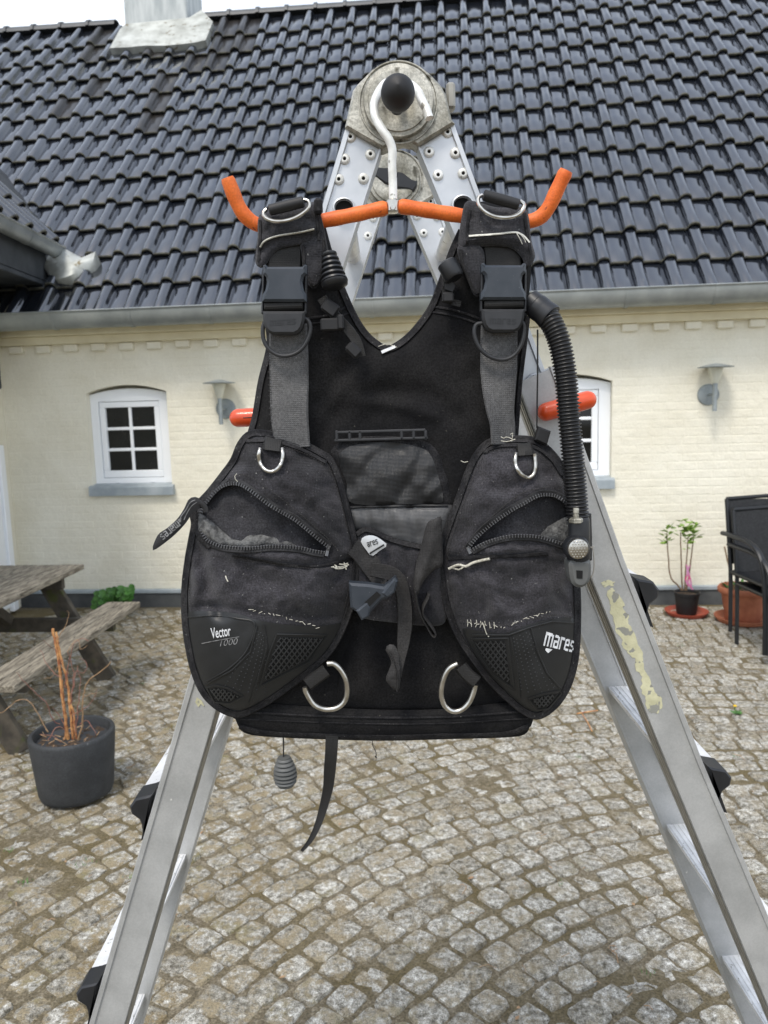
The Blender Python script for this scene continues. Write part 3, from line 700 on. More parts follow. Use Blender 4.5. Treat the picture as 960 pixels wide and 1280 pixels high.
for k in range(13):
    for j in range(-13, 30):
        t, s = RC0+RW*j, RS0+RG*k
        if t > tR-.1: continue
        p = np.array(RP(t, s)); q = onscreen(*p); tiles.append((q[2] if -30 < q[0] < 985 and q[1] > -30 else 99, t, s))
tiles.sort(key=lambda a: a[0]); mb = MB()
# rows get darker metal-free edges from their own geometry; each tile sits a little differently
chL, chR = rpx(157, 42)[0], rpx(236, 34)[0]; chS = (rpx(157, 42)[1]+rpx(235, 35)[1])/2
for rank, (q, t, s) in enumerate(tiles):
    if chL+.02 < t < chR-.05 and s > chS-.1: continue
    e = np.array([random.gauss(0, .005), random.gauss(0, .004), random.gauss(0, .004)])
    A = Matrix((ex, es, en)).transposed() @ Matrix.Rotation(e[0], 3, 'X') @ Matrix.Rotation(e[1], 3, 'Y') @ Matrix.Rotation(e[2]*.4, 3, 'Z')
    p = np.array(RP(t, s, random.uniform(-.001, .002)))
    dull = chL-.35 < t < chR+.75 and chS-2.5 < s < chS+.1 and random.random() < .85-.28*(chS-s)-.25*abs(t-chR+.05)
    if rank < 275 or dull:
        o = bpy.data.objects.new('tile', tmd if dull else tme); COL.objects.link(o); o.parent = roof; o.matrix_local = Matrix.Translation(Vector(p-WORLD[roof])) @ A.to_4x4()
    else:
        An = np.array(A); mb.add([p+An@np.array(x_) for x_ in tv], tf)
tfo = mb.build('tile_field', mTile, roof, kind='stuff', sharp=50); tfo.data.materials.append(mTileEdge); tfo.data.polygons.foreach_set('material_index', [1 if (i % len(tf)) < 2*(len(prof)-1) else 0 for i in range(len(tfo.data.polygons))])
# ridge caps
fc = None; t = tL-2.4
ridge_ax = nrm(ex); rc = np.array(RP(0, roof_s, .04))
def ridge_geo():
    v = []; f = []; st = ((0, .125), (.035, .125), (.037, .108), (.34, .104)); m = 9
    for a, r in st:
        for k in range(m): w = pi*(k/(m-1)); v.append(ridge_ax*a+r*(cos(w)*np.array([-ws, -wc, 0])+sin(w)*np.array([0, 0, 1.])*.8))
    for i in range(3):
        for k in range(m-1): f.append((i*m+k, (i+1)*m+k, (i+1)*m+k+1, i*m+k+1))
    f.append(tuple(range(m))); return v, f
rv, rf = ridge_geo(); rme = bpy.data.meshes.new('ridge_tile'); rme.from_pydata([tuple(q) for q in rv], [], rf); rme.materials.append(mRidge); rme.polygons.foreach_set('use_smooth', [True]*len(rf)); rme.set_sharp_from_angle(angle=radians(45))
while t < tR:
    if not (chL-.30 < t < chR+.02):
        o = bpy.data.objects.new('ridge_tile', rme); COL.objects.link(o); o.parent = roof; o.location = np.array(RP(t, roof_s, .0))-WORLD[roof]-np.array([0, 0, .03])
    t += .335
# chimney
cb = np.array(RP(chL, chS, .05)); cdir = np.array([ws, wc, 0])
cw = chR-chL; cpos = cb+nrm(ex)*cw/2+cdir*.33
zc0 = cb[2]-.35; zc1 = cb[2]+1.35
mb = MB(); mb.add(*cbox((cpos[0], cpos[1], (zc0+zc1)/2), cw, .60, zc1-zc0, (nrm(ex), cdir, (0, 0, 1)), .012)); ch = mb.build('chimney', mZincChim, roof)
mb = MB()
for z_ in (cb[2]+.005,): mb.add(*cbox((cpos[0], cpos[1], z_+.02), cw+.018, .618, .03, (nrm(ex), cdir, (0, 0, 1)), .006))
mb.build('chimney_collar', mZinc, ch)
def roofsheet(name, poly, lift, m, par, wav=0):
    q = [rpx(x, y, lift) for x, y in poly]; q = resample(q, .06, True); c = q.mean(0)
    v = [RP(a, b, lift+wav*abs(sin((a-RC0)*pi/RW))) for a, b in q]; n = len(v)
    lo = [RP(a, b, -.01) for a, b in q]; t_ = tessellate_polygon([[Vector((a, b, 0)) for a, b in q]])
    f = [tuple(x) for x in t_]+[(i, (i+1) % n, n+(i+1) % n, n+i) for i in range(n)]; v2, f2 = fixn(v+lo, f); return obj(name, v2, f2, m, par, True, sharp=40)
roofsheet('lead_flashing', ((137, 60), (150, 36), (157, 30), (236, 22), (252, 12), (266, 27), (257, 50), (244, 53), (228, 55), (205, 57), (180, 57), (160, 59)), .100, mZincOld, ch)
# gutter
def gutter(p0, p1, out_, name, par, joints, rad=.086, m=None):
    p0 = np.array(p0, float); p1 = np.array(p1, float); d = nrm(p1-p0); o_ = nrm(out_); u = np.array([0, 0, 1.]); L_ = np.linalg.norm(p1-p0)
    pr = []
    for k in range(15): w = pi+pi*k/14; pr.append((cos(w)*rad, sin(w)*rad*1.35))
    pr += [(rad+.006, .004), (rad+.010, .012), (rad+.004, .018), (rad-.006, .012), (rad-.005, 0)]
    pr2 = pr+[(cos(2*pi-pi*k/14)*(rad-.004), sin(2*pi-pi*k/14)*(rad-.004)*1.35) for k in range(15)][::1]
    n = len(pr2); v = []
    for q in (p0, p1):
        for a, b in pr2: v.append(q+o_*a+u*b)
    mb_ = MB(); mb_.add(*fixn(v, [(i, (i+1) % n, n+(i+1) % n, n+i) for i in range(n)])); g_ = mb_.build(name, m or mZinc, par, sharp=50)
    s = joints[0]
    while s < L_:
        mb_ = MB(); c = p0+d*s; v = []
        for e_ in (-.014, .014):
            for a, b in pr: v.append(c+d*e_+o_*a*1.04+u*(b*1.04-.001))
        k = len(pr); v2 = [c+d*e_+o_*a*.99+u*b*.99 for e_ in (-.014, .014) for a, b in pr]
        f_ = [(i, i+1, k+i+1, k+i) for i in range(k-1)]
        for i in range(k-1): f_ += [(i, i+1, 2*k+i+1, 2*k+i), (k+i, k+i+1, 3*k+i+1, 3*k+i)]
        mb_.add(v+v2, f_); mb_.build('gutter_bracket', m or mZinc, g_, smooth=True, sharp=40); s += joints[1]
    return g_
GO = .265; gz = 2.303*1.065-.012
gutter(Wl(tL-.05, gz, GO), Wl(tR, gz, GO), Wl(0, 0, 1)-np.array(Wl(0, 0, 0)), 'gutter', house, (.08, .63))

# ================================================================== SIDE BUILDING (left)
cor = np.array(Wl(tL, 0, 0)); wdir = nrm(np.array([-ws*.2-.0, -wc, 0]))
gl = rpx(76, 314, .06); gfar = np.array(RP(gl[0], gl[1], .10)); zg = gfar[2]
gnear = np.array(Pz(0, 268, zg+.02)); gdir = nrm(gnear-gfar); gdir[2] = 0; gdir = nrm(gdir)
side = thing('side_building', (cor[0]-2, cor[1]-2, 0), 'dark eaved side building meeting the farmhouse at the left edge', 'building')
gfar2 = gfar-np.array([0, 0, .02]); outv = np.cross(gdir, (0, 0, 1)); outv = -outv if outv[0] < 0 else outv
end = gfar2+gdir*4.2
gutter(gfar2+gdir*.02, end, outv, 'gutter', side, (.62, .9), rad=.062)
# roof slope with tiles rising to the left
up2 = nrm(-outv*cos(radians(48))+np.array([0, 0, sin(radians(48))])); n2 = np.cross(gdir, up2); n2 = -n2 if n2[2] < 0 else n2
o0 = gfar2-outv*.02+np.array([0, 0, .02])
sr = obj('roof', [o0-gdir*.5, o0+gdir*4.2, o0+gdir*4.2+up2*5, o0-gdir*4.5+up2*5], [(0, 1, 2, 3)], mDark, side, False)
for k in range(2):
    for j in range(14):
        o = bpy.data.objects.new('tile', tme); COL.objects.link(o); o.parent = sr
        A = Matrix((-gdir, up2, n2)).transposed(); p = o0+gdir*(.16+RW*j)+up2*(k*RG-.03)+n2*.01
        o.matrix_local = Matrix.Translation(Vector(p-WORLD[sr])) @ A.to_4x4()
# boxed eaves, fascia and wall
def slab(name, a, b, m, par, z0, z1, o0_, o1_):
    c = (a+b)/2; mb_ = MB(); d = b-a; L_ = np.linalg.norm(d); dd = d/L_
    mb_.add(*cbox((c+outv*(o0_+o1_)/2)[:2].tolist()+[(z0+z1)/2], L_, o1_-o0_, z1-z0, (dd, nrm(outv), (0, 0, 1)), .006)); return mb_.build(name, m, par)
slab('fascia_board', gfar2+gdir*.10, end, mDark, side, zg-.30, zg-.055, -.10, -.072)
slab('eaves_soffit', gfar2+gdir*.06, end, mDark, side, zg-.34, zg-.302, -.60, -.072)
wl0 = np.array(Wl(tL, 0, .0)); 
sidewall = slab('wall', wl0-gdir*.05, wl0+gdir*4, mCream, side, 0, zg-.30, -.32, 0.0)
# leaded hopper at the end of the side gutter
mb = MB(); hp = [rpx(x, y, .09) for x, y in ((60, 322), (76, 312), (96, 318), (104, 322), (122, 320), (116, 330), (104, 335), (98, 345), (84, 350), (66, 346), (56, 336))]
top = [RP(a, b, .10+.035*math.sin(i*1.9)) for i, (a, b) in enumerate(hp)]; bot = [RP(a, b, .0) for a, b in hp]; n = len(hp); cc = np.mean(top, 0)+en*.008
mb.add(*fixn(top+bot+[cc], [(i, (i+1) % n, 2*n) for i in range(n)]+[(i, (i+1) % n, n+(i+1) % n, n+i) for i in range(n)])); mb.build('zinc_outlet', mZincOld, side, smooth=True, sharp=80)
# dark post / downpipe stub and white door frame on the side wall
def swp(x, y, o_=0.0):   # pixel -> side wall plane
    d = ray(x, y); p0 = wl0+outv*o_; k = ((p0-np.array([0, 0, CAMH]))@outv)/(d@outv); return d*k+np.array([0, 0, CAMH])
q0, q1 = swp(2, 432, .01), swp(3, 480, .01)
mb = MB(); c = (wl0+gdir*.30); mb.add(*cbox((c[0]+outv[0]*.06, c[1]+outv[1]*.06, (q0[2]+q1[2])/2+.1), .12, .11, abs(q0[2]-q1[2])+.3, (gdir, outv, (0, 0, 1)), .01)); mb.build('bargeboard_end', mDark, side)
# door in the side wall

s0 = .17; zt = swp(3, 556)[2]
def swbox(name, a, b, z0, z1, o0_, o1_, m, par):
    return slab(name, wl0+gdir*a, wl0+gdir*b, m, par, z0, z1, o0_, o1_)
door = swbox('door', s0+.09, s0+.95, .06, zt-.09, .004, .03, mWhite, side)
swbox('door_frame', s0, s0+.085, .02, zt, .004, .05, mWhite, door)
swbox('door_frame', s0+.955, s0+1.04, .02, zt, .004, .05, mWhite, door)
swbox('door_frame', s0+.087, s0+.953, zt-.085, zt, .004, .05, mWhite, door)
swbox('door_glass', s0+.22, s0+.82, .9, zt-.25, .031, .034, mGlass, door)

# ================================================================== WALL LAMPS
def lamp(plate_px, stem_px, lab):
    tp, zp = wpx(*plate_px, .01); ts, zs_ = wpx(*stem_px, .13); root = thing('wall_lamp', Wl(tp, zp, 0), lab, 'wall lamp', 'wall lamps on the farmhouse')
    out_ = np.array(Wl(0, 0, 1))-np.array(Wl(0, 0, 0)); ax = Wl(ts, zs_, .13)
    mb = MB(); mb.add(*lathe([(.0, 0), (.083, 0), (.083, .008), (.076, .016), (.03, .02), (0, .02)], Wl(tp, zp, .0), out_, 28))
    for a in (.4, 2.5, 4.6): mb.add(*lathe([(0, 0), (.008, 0), (.007, .005), (0, .006)], np.array(Wl(tp+.04*cos(a), zp+.04*sin(a), .018)), out_, 8))
    mb.build('wall_plate', mGalv, root)
    mb = MB(); c = np.array(Wl(tp, zp, .015)); e = np.array(Wl(ts, zp, .13)); mb.add(*tube([c, (c+e)/2, e], .011, 10))
    mb.add(*tube([np.array(Wl(ts, zp+.085, .13)), np.array(Wl(ts, zp, .13)), np.array(Wl(ts, zp-.125, .13))], [.019, .018, .017], 16)); mb.build('stem', mGalv, root)
    mb = MB(); mb.add(*lathe([(.020, 0), (.030, .02), (.055, .112), (.0545, .118)], Wl(ts, zp+.085, .13), (0, 0, 1), 24)); mb.build('lens', mLampG, root)
    mb = MB(); mb.add(*lathe([(.012, 0), (.026, .03), (.026, .10), (.012, .112)], Wl(ts, zp+.09, .13), (0, 0, 1), 14)); mb.build('lamp_core', mGalv, root)
    mb = MB(); mb.add(*lathe([(.03, -.004), (.128, -.002), (.130, .003), (.09, .012), (.03, .026), (.0, .03)], Wl(ts, zp+.205, .13), (0, 0, 1), 32)); mb.build('hat', mGalv, root)
lamp((885.6, 493.4), (893.5, 500), 'galvanised hat lamp on open wall right of the window, above the potted seedlings')
lamp((282, 511), (275.5, 512), 'galvanised hat lamp on wall between left window and hanging vest')

# ================================================================== LADDER
YN = 1.085; DY = .355            # near side of the ladder, and how far behind it the other side stands
ladder = thing('ladder', (P(480, 400, YN+.2)[0], YN+DY/2, 0), 'folding aluminium ladder opened as an A frame, carrying the hanging vest', 'ladder')
def xz(x, y, Y=YN): p = P(x, y, Y); return np.array([p[0], p[2]])
def ground_ext(a, b, z=0.02):    # continue the line a->b down to height z
    k = (z-a[1])/(b[1]-a[1]); return a+(b-a)*k
def rail(name, inner, outer, Y, th, m, par, lip=.005, lipw=.009, outside=+1):
    """C-section rail seen side-on: inner/outer edge lines in XZ (lists top->bottom)"""
    inner = [np.array(q) for q in inner]; outer = [np.array(q) for q in outer]
    poly = [(*q,) for q in inner]+[(*q,) for q in outer[::-1]]
    mb = MB(); P3 = [(x, Y+lip, z) for x, z in poly]
    mb.add(*fixn(*prism(P3, (0, th-lip, 0))))
    for line, sgn in ((outer, -1), (inner, 1)):
        q = np.array(line); k = 1
        oth = np.array(inner if sgn < 0 else outer)
        d = nrm(oth[0]-q[0]); w = lipw if sgn < 0 else lipw*.45
        pp = [tuple(a) for a in q]+[tuple(a+nrm(np.array([d[0], 0]))*w) for a in q[::-1]]
        # a rounded raised flange
        L1 = [(x, Y+lip+.001, z) for x, z in q]; L2 = [(x+np.sign(d[0])*w*.18, Y, z) for x, z in q]; L3 = [(x+np.sign(d[0])*w*.82, Y, z) for x, z in q]; L4 = [(x+np.sign(d[0])*w, Y+lip+.001, z) for x, z in q]
        n = len(q); v = L1+L2+L3+L4; f = []
        for r_ in range(3):
            for i in range(n-1): f.append((r_*n+i, r_*n+i+1, (r_+1)*n+i+1, (r_+1)*n+i))
        mb.add(*fixn(v, f))
    return mb.build(name, m, par, sharp=30)
LI = [xz(455, 248), xz(477, 180)]; 
def ln(a, b, z0=None):
    a, b = xz(*a), xz(*b); return a, b
# near left inner section, near right inner section
liA, liB = xz(477, 182), xz(455, 250); loA, loB = xz(431, 155), xz(404, 245)
riA, riB = xz(522, 179), xz(562, 267); roA, roB = xz(569, 149), xz(602, 237)
rjA, rjB = xz(522, 179), xz(647, 478); rkA, rkB = xz(569, 149), xz(677, 442)
zI = xz(0, 640)[1]
def seg(a, b, z): k = (z-a[1])/(b[1]-a[1]); return a+(b-a)*k
secs = {}
for side_, dy in (('near', 0), ('far', DY)):
    secs[side_, 'Li'] = rail('stile', [liA, seg(liA, liB, zI)], [loA, seg(loA, loB, zI)], YN+.012+dy, .036, mAluIn, ladder)
    secs[side_, 'Ri'] = rail('stile', [rjA, seg(rjA, rjB, zI)], [rkA, seg(rkA, rkB, zI)], YN+.012+dy, .036, mAluIn, ladder)
# outer (sliding) sections
YO = YN-.012
def xo(x, y): return xz(x, y, YO)
Lo_out = [seg(xo(238.5, 842), xo(111, 1280), xo(0, 452)[1]), seg(xo(238.5, 842), xo(111, 1280), .02)]
Lo_in = [seg(xo(270.8, 885), xo(155.6, 1280), xo(0, 447)[1]), seg(xo(270.8, 885), xo(155.6, 1280), .02)]
rb_in = [xo(647, 479), xo(741, 727), xo(836, 960), xo(957, 1250)]; rb_in.append(seg(rb_in[-2], rb_in[-1], .02))
rb_out = [xo(695, 458), xo(781, 700), xo(880, 955), xo(1003, 1245)]; rb_out.append(seg(rb_out[-2], rb_out[-1], .02))
for side_, dy in (('near', 0), ('far', DY)):
    secs[side_, 'Lo'] = rail('stile', Lo_in, Lo_out, YO+dy, .058, mAlu, ladder, lip=.003, lipw=.010)
    secs[side_, 'Ro'] = rail('stile', rb_in, rb_out, YO+dy, .058, mAlu, ladder, lip=.003, lipw=.010)
# inner faces of the stiles are a duller extrusion with ribs
for key, line, sg in ((('near', 'Lo'), Lo_in, 1), (('near', 'Ro'), rb_in, -1)):
    mb = MB()
    for o_, w_ in ((.010, .005), (.022, .010), (.040, .012)):
        v = []
        for x, z in line: v += [(x+sg*.0006, YO+o_, z), (x+sg*.0022, YO+o_+.001, z), (x+sg*.0022, YO+o_+w_, z), (x+sg*.0006, YO+o_+w_+.001, z)]
        n = len(line); mb.add(*fixn(v, [(4*i+k, 4*i+k+1, 4*i+5+k, 4*i+4+k) for i in range(n-1) for k in range(3)]))
    mb.build('inner_rib', mAluDull, secs[key])
# rubber feet
for dy in (0, DY):
    for (a, b) in ((Lo_in[-1], Lo_out[-1]), (rb_in[-1], rb_out[-1])):
        mb = MB(); c = (a+b)/2; mb.add(*cbox((c[0], YO+dy+.029, .03), abs(a[0]-b[0])+.02, .07, .06, None, .008)); mb.build('rubber_foot', mBlackMat, ladder)
# rungs of the outer sections: a tread right through the stile, black cap on its climbing side
def outer_x(line, z):
    for a, b in zip(line[:-1], line[1:]):
        if b[1] <= z <= a[1]: return seg(a, b, z)[0]
    return seg(line[-2], line[-1], z)[0]
def rung(zt, sg, inn, out_, name='rung', capped=True):
    xo_ = outer_x(out_, zt); xi_ = outer_x(inn, zt)
    A = [(xi_+sg*.012, zt-.002), (xo_+sg*.006, zt), (xo_+sg*.032, zt-.007), (xo_+sg*.036, zt-.018), (xo_+sg*.026, zt-.026), (xi_+sg*.030, zt-.020), (xi_+sg*.014, zt-.012)]
    if sg < 0: pass
    mb = MB(); mb.add(*fixn(*prism([(x, YO+.030, z) for x, z in A], (0, DY-.02, 0)))); r = mb.build(name, mRung, ladder, sharp=30)
    # grooves along the tread
    mb = MB()
    for k in range(4):
        x = xi_+sg*(.016+.009*k)
        mb.add(*cbox((x, YO+.03+DY/2, zt-.001+.0008), .0016, DY-.06, .002, None, .0004))
    mb.build('tread_rib', mRung, r)
    if capped:
        C = [(xo_+sg*.003, zt+.006), (xo_+sg*.011, zt+.003), (xo_+sg*.030, zt-.001), (xo_+sg*.039, zt-.013), (xo_+sg*.037, zt-.025), (xo_+sg*.026, zt-.034), (xo_+sg*.0235, zt-.042), (xo_+sg*.0225, zt-.062)]
        zb = zt-.064; xb = outer_x(out_, zb); C += [(xb+sg*.002, zb)]
        mb = MB(); mb.add(*fixn(*prism([(x, YO+.004, z) for x, z in C], (0, .042, 0), .0025))); mb.build('end_cap', mBlackPl, r, sharp=30)
        mb = MB(); mb.add(*fixn(*prism([(x, YO+DY+.012, z) for x, z in C], (0, .042, 0), .0025))); mb.build('end_cap', mBlackPl, r, sharp=30)
zR = [xo(800, 728)[1], xo(890, 965)[1]]; dzr = zR[0]-zR[1]
for k in range(5): rung(zR[0]-dzr*k, 1, rb_in, rb_out)
zL = [xo(175, 1000)[1], xo(105, 1236)[1]]; dzl = zL[0]-zL[1]
for k in range(-1, 4): rung(zL[0]-dzl*k, -1, Lo_in, Lo_out)
# inner rungs (round-cornered tubes, swaged through the inner stiles)
for (cx, cy), (ia, ib), (oa, ob) in (((429.5, 257), (liA, liB), (loA, loB)), ((579.5, 253.5), (rjA, rjB), (rkA, rkB))):
    c0 = xz(cx, cy); dr = nrm(ib-ia)
    for k in range(3):
        c = c0+dr*.262*k
        mb = MB(); pts = []
        for q in range(18):
            w = 2*pi*q/18; pts.append((cos(w)*.0135+.0, sin(w)*.0115))
        A = [(c[0]+a, YN+.012, c[1]+b) for a, b in pts]
        ring = []; v = []; n = 18
        for sc_, yy in ((1.18, YN+.0125), (1.1, YN+.007), (.98, YN+.0065), (.90, YN+.010), (.88, YN+.05)):
            v += [(c[0]+a*sc_, yy, c[1]+b*sc_) for a, b in pts]
        mb.add(*fixn(v, [(r_*n+i, r_*n+(i+1) % n, (r_+1)*n+(i+1) % n, (r_+1)*n+i) for r_ in range(4) for i in range(n)])); rr = mb.build('rung', mAluIn, ladder)
        mb = MB(); mb.add(*fixn(*prism([(c[0]+a*.90, YN+.0155, c[1]+b*.90) for a, b in pts], (0, .002, 0)))); mb.build('bore_shade_disc', mMesh, rr)  # flat black disc painted for the shade in the hole; stile is uncut
        mb = MB(); mb.add(*fixn(*prism([(c[0]+a, YN+.049, c[1]+b) for a, b in pts], (0, DY-.04, 0)))); mb.build('rung_tube', mRung, rr)
# hinge castings
def hinge(dy, near):
    Y = YN+dy
    out = [(441, 111), (447, 103), (455, 95), (466, 84), (480, 78), (502, 74), (525, 80), (540, 92), (551, 104), (558, 116), (565, 147), (569, 152), (522, 181), (516, 177), (505, 175), (492, 178), (478, 184), (431, 157)]
    poly = [(x, Y+.004, z) for x, z in (xz(*p) for p in out)]
    mb = MB(); mb.add(*fixn(*prism(poly, (0, .03, 0), .003))); h = mb.build('hinge_plate', mCast, ladder, sharp=30)
    cx, cz = xz(498, 127)
    mb = MB(); mb.add(*lathe([(0, 0), (.018, 0), (.021, -.0012), (.036, -.0025), (.0395, -.0022), (.0405, .0), (.0455, .0004), (.0465, .003), (.0465, .010), (.048, .012)], (cx, Y-.006, cz), (0, 1, 0), 56)); mb.build('hinge_disc', mCast, h, sharp=30)
    mb = MB(); mb.add(*lathe([(.0500, .001), (.0510, -.001), (.0525, -.001), (.0535, .003)], (cx, Y+.003, cz), (0, 1, 0), 56, cap=False)); mb.build('hinge_rim', mCast, h)
    if near:
        k = P(497.5, 114, YN-.115); mb = MB()
        mb.add(*lathe([(.0, -.024), (.009, -.022), (.0155, -.016), (.0195, -.006), (.0205, .003), (.0185, .013), (.013, .020), (.009, .024), (.008, .05)], (k[0], k[1]+.004, k[2]), (0, 1, -.0), 32))
        mb.build('knob', mBlackMat, h, sharp=60)
        mb = MB(); mb.add(*tube([(k[0], k[1]+.02, k[2]), (cx, Y-.004, cz+.014)], .0055, 14)); mb.build('spindle', mSteel, h)
        for (x, y) in ((527, 106),): mb = MB(); mb.add(*lathe([(.003, -.0), (.0045, -.004), (.006, -.003), (.006, .004)], P(x, y, Y-.001), (0, 1, 0), 14)); mb.build('pin', mSteel, h)
        mb = MB(); mb.add(*cbox(P(563, 122, Y+.03), .012, .02, .034, None, .003)); mb.build('latch', mAluDull, h)
    else:
        mb = MB(); c = np.array([cx, Y-.010, cz]); a1 = nrm(np.array([.93, 0, -.36])); a2 = np.cross(a1, (0, 1, 0))
        for s in (-1, 1): mb.add(*fixn(*prism([c+a1*s*.002-a2*.013, c+a1*s*.012-a2*.014, c+a1*s*.030-a2*.0095, c+a1*s*.040-a2*.0105, c+a1*s*.043, c+a1*s*.040+a2*.0105, c+a1*s*.030+a2*.0095, c+a1*s*.012+a2*.014, c+a1*s*.002+a2*.013], (0, .018, 0), .003)))
        mb.build('lever', mBlackPl, h, sharp=40)
hinge(0, True); hinge(DY, False)
# pop rivets
def rivet(p, par):
    mb = MB(); mb.add(*lathe([(.0022, -.0010), (.0026, -.0034), (.0045, -.0036), (.0068, -.002), (.0076, .0004)], p, (0, 1, 0), 18, cap=False))
    r = mb.build('rivet', mHook, par, sharp=60); mb = MB(); mb.add(*lathe([(0, -.0008), (.0024, -.0008)], p, (0, 1, 0), 10, cap=False)); return r, mb
for key, lst in (('Li', ((437.5, 166), (463, 188), (430, 194), (422.7, 220), (454, 219))), ('Ri', ((560.7, 160), (537.2, 185), (570.7, 186.5), (548.7, 214.5), (580.5, 212.5)))):
    for side_, dy in (('near', 0), ('far', DY)):
        allm = None
        for (x, y) in lst:
            p = xz(x, y); r, m_ = rivet((p[0], YN+.0165+dy, p[1]), secs[side_, key])
            allm = m_ if allm is None else allm.add(m_.v, m_.f)
        allm.build('rivet_holes', mMesh, secs[side_, key], kind='stuff')
# orange locking pegs
def peg(a, b, r, Y0, Y1):
    A = np.array(P(*a, Y0)); B = np.array(P(*b, Y1)); d = nrm(B-A); L_ = np.linalg.norm(B-A); pr = [(0, 0)]
    for k in range(1, 6): w = pi/2*k/5; pr.append((r*sin(w), r*(1-cos(w))))
    for k in range(0, 6): w = pi/2*k/5; pr.append((r*cos(w), L_-r+r*sin(w)))
    mb = MB(); mb.add(*lathe(pr, A, d, 22, cap=False)); pg = mb.build('locking_peg', mOrangeP, ladder)
    mb = MB(); u = nrm(np.cross(d, (0, 1, 0))); mb.add(*cbox(A+d*L_*.5+np.array([0, -r*.99, 0]), L_*.42, .0012, .0012, (d, (0, 1, 0), u), .0004)); mb.build('mould_line', mBlackMat, pg)
peg((672, 518), (745, 497), .0125, YO-.018, YO-.014)
peg((287, 523), (352, 520), .0125, YO-.016, YO-.016)
# worn sticker on the right stile
st = [(752, 729), (760, 725), (768, 727), (768, 732), (760, 731), (755, 735)]
st2 = [(758, 737), (766, 735), (775, 744), (781, 752), (779, 761), (786, 768), (785, 780), (795, 792), (797, 806), (804, 818), (805, 834), (813, 850), (818, 866), (827, 872), (828, 884), (824, 891), (815, 892), (808, 886), (806, 872), (801, 858), (803, 848), (796, 838), (792, 822), (785, 818), (778, 806), (776, 796), (769, 788), (768, 776), (762, 764), (765, 756), (760, 748)]
mb = MB()
for q in (st, st2):
    q = resample(np.array(q, float), 2.2, True); q = q+np.stack([nz2(q[:, 0], q[:, 1], 5, 1), nz2(q[:, 0], q[:, 1], 5, 2)], 1)*2.2
    mb.add(*fixn(*prism([P(x, y, YO+.0024) for x, y in q], (0, .0010, 0))))
mb.build('sticker_residue', mSticker, secs['near', 'Ro'], smooth=False)
mb = MB(); q = [(246, 872), (252, 876), (256, 884), (251, 880), (248, 884), (244, 878)]; mb.add(*fixn(*prism([P(x, y, YO+.0022) for x, y in q], (0, .0012, 0)))); mb.build('sticker_residue', mSticker, secs['near', 'Lo'])

# ================================================================== COAT HANGER
YH = .985
hang = thing('coat_hanger', P(491, 258, YH), 'metal coat hanger with orange rubber arms, hooked over the ladder knob', 'hanger')
def sp3(pts, step=.004):  return spline(np.array(pts, float), step=step)
hk = [P(536.5, 148, .990), P(533, 137, .993), P(528, 127, 1.0), P(522, 114, 1.015), P(511, 105, 1.03), P(497, 102, 1.035), P(483, 104, 1.03), P(473, 116, 1.01), P(467.5, 132, .995), P(470, 148, .987), P(478, 163, .983), P(486, 174, .983), P(490.5, 188, .984), P(490, 204, .985), P(491, 228, .985), P(491.5, 262, .985)]
mb = MB(); mb.add(*tube(sp3(hk), .0053, 14)); mb.build('hook', mHook, hang)
mb = MB(); a = np.array(P(491, 249, YH)); b = np.array(P(491, 266, YH)); mb.add(*tube([a, a+(b-a)*.15, a+(b-a)*.5, a+(b-a)*.9, b], [.0055, .0085, .0088, .0085, .006], 16)); mb.build('ferrule', mSteel, hang)
mb = MB(); mb.add(*lathe([(0, -.005), (.003, -.005), (.0036, -.003), (.0036, .003)], P(491, 260, YH-.007), (0, 1, 0), 8)); mb.build('bolt', mSteel, hang)
for arm in ([(484, 260, 0), (470, 262.5, 0), (450, 267, 0), (420, 273, 0), (390, 278, 0), (350, 283, 0), (325, 281.5, .003), (312, 275, .006), (302, 264, .010), (294, 248, .014), (284, 222, .020)],
            [(498, 258, 0), (512, 259.5, 0), (540, 264, 0), (578, 270, 0), (610, 274, 0), (640, 277, 0), (660, 277, .002), (676, 271, .005), (687, 257, .010), (696, 238, .014), (708, 213, .020)]):
    p = sp3([P(x, y, YH-d) for x, y, d in arm]); n = len(p); r = np.full(n, .0088)*(1+.03*np.sin(np.arange(n)*.9)); r[0] *= .8; r[-1] *= .85
    mb = MB(); mb.add(*tube(p, r, 18)); mb.build('arm_grip', mOrange, hang)

# ================================================================== DIVING VEST
vest = thing('diving_vest', P(480, 920, 1.0), 'black buoyancy diving vest with two open zip pockets, draped over the coat hanger', 'diving vest')
# ---- back panel
YB = 1.0
BO = [(329, 300), (332, 262), (345, 255), (385, 255), (400, 262), (410, 300), (421, 340), (437, 380), (450, 408), (465, 425), (485, 434), (505, 424), (525, 404), (541, 382), (553, 348), (566, 310), (577, 285), (582, 262), (600, 252), (645, 258), (660, 280), (664, 330), (660, 385), (656, 430), (650, 480), (644, 540), (650, 600), (680, 700), (690, 800), (668, 895), (655, 912), (610, 917), (480, 919), (350, 915), (310, 908), (288, 895), (262, 880), (240, 830), (238, 750), (262, 640), (300, 560), (314, 530), (322, 480), (334, 430), (338, 400), (332, 350)]
cr_ = [([(560, 448), (585, 420)], 8, .0), ([(395, 560), (420, 520), (470, 490), (540, 494), (570, 520)], 12, .006), ([(400, 500), (430, 460), (452, 440)], 9, .006), ([(445, 500), (500, 508), (545, 520)], 8, -.005), ([(500, 440), (470, 460), (440, 500)], 16, -.004),
       ([(568+28*cos(a), 452+28*sin(a)) for a in np.linspace(0, 2*pi, 15)], 3, .0018), ([(402+26*cos(a), 452+26*sin(a)) for a in np.linspace(0, 2*pi, 15)], 3, .0018)]
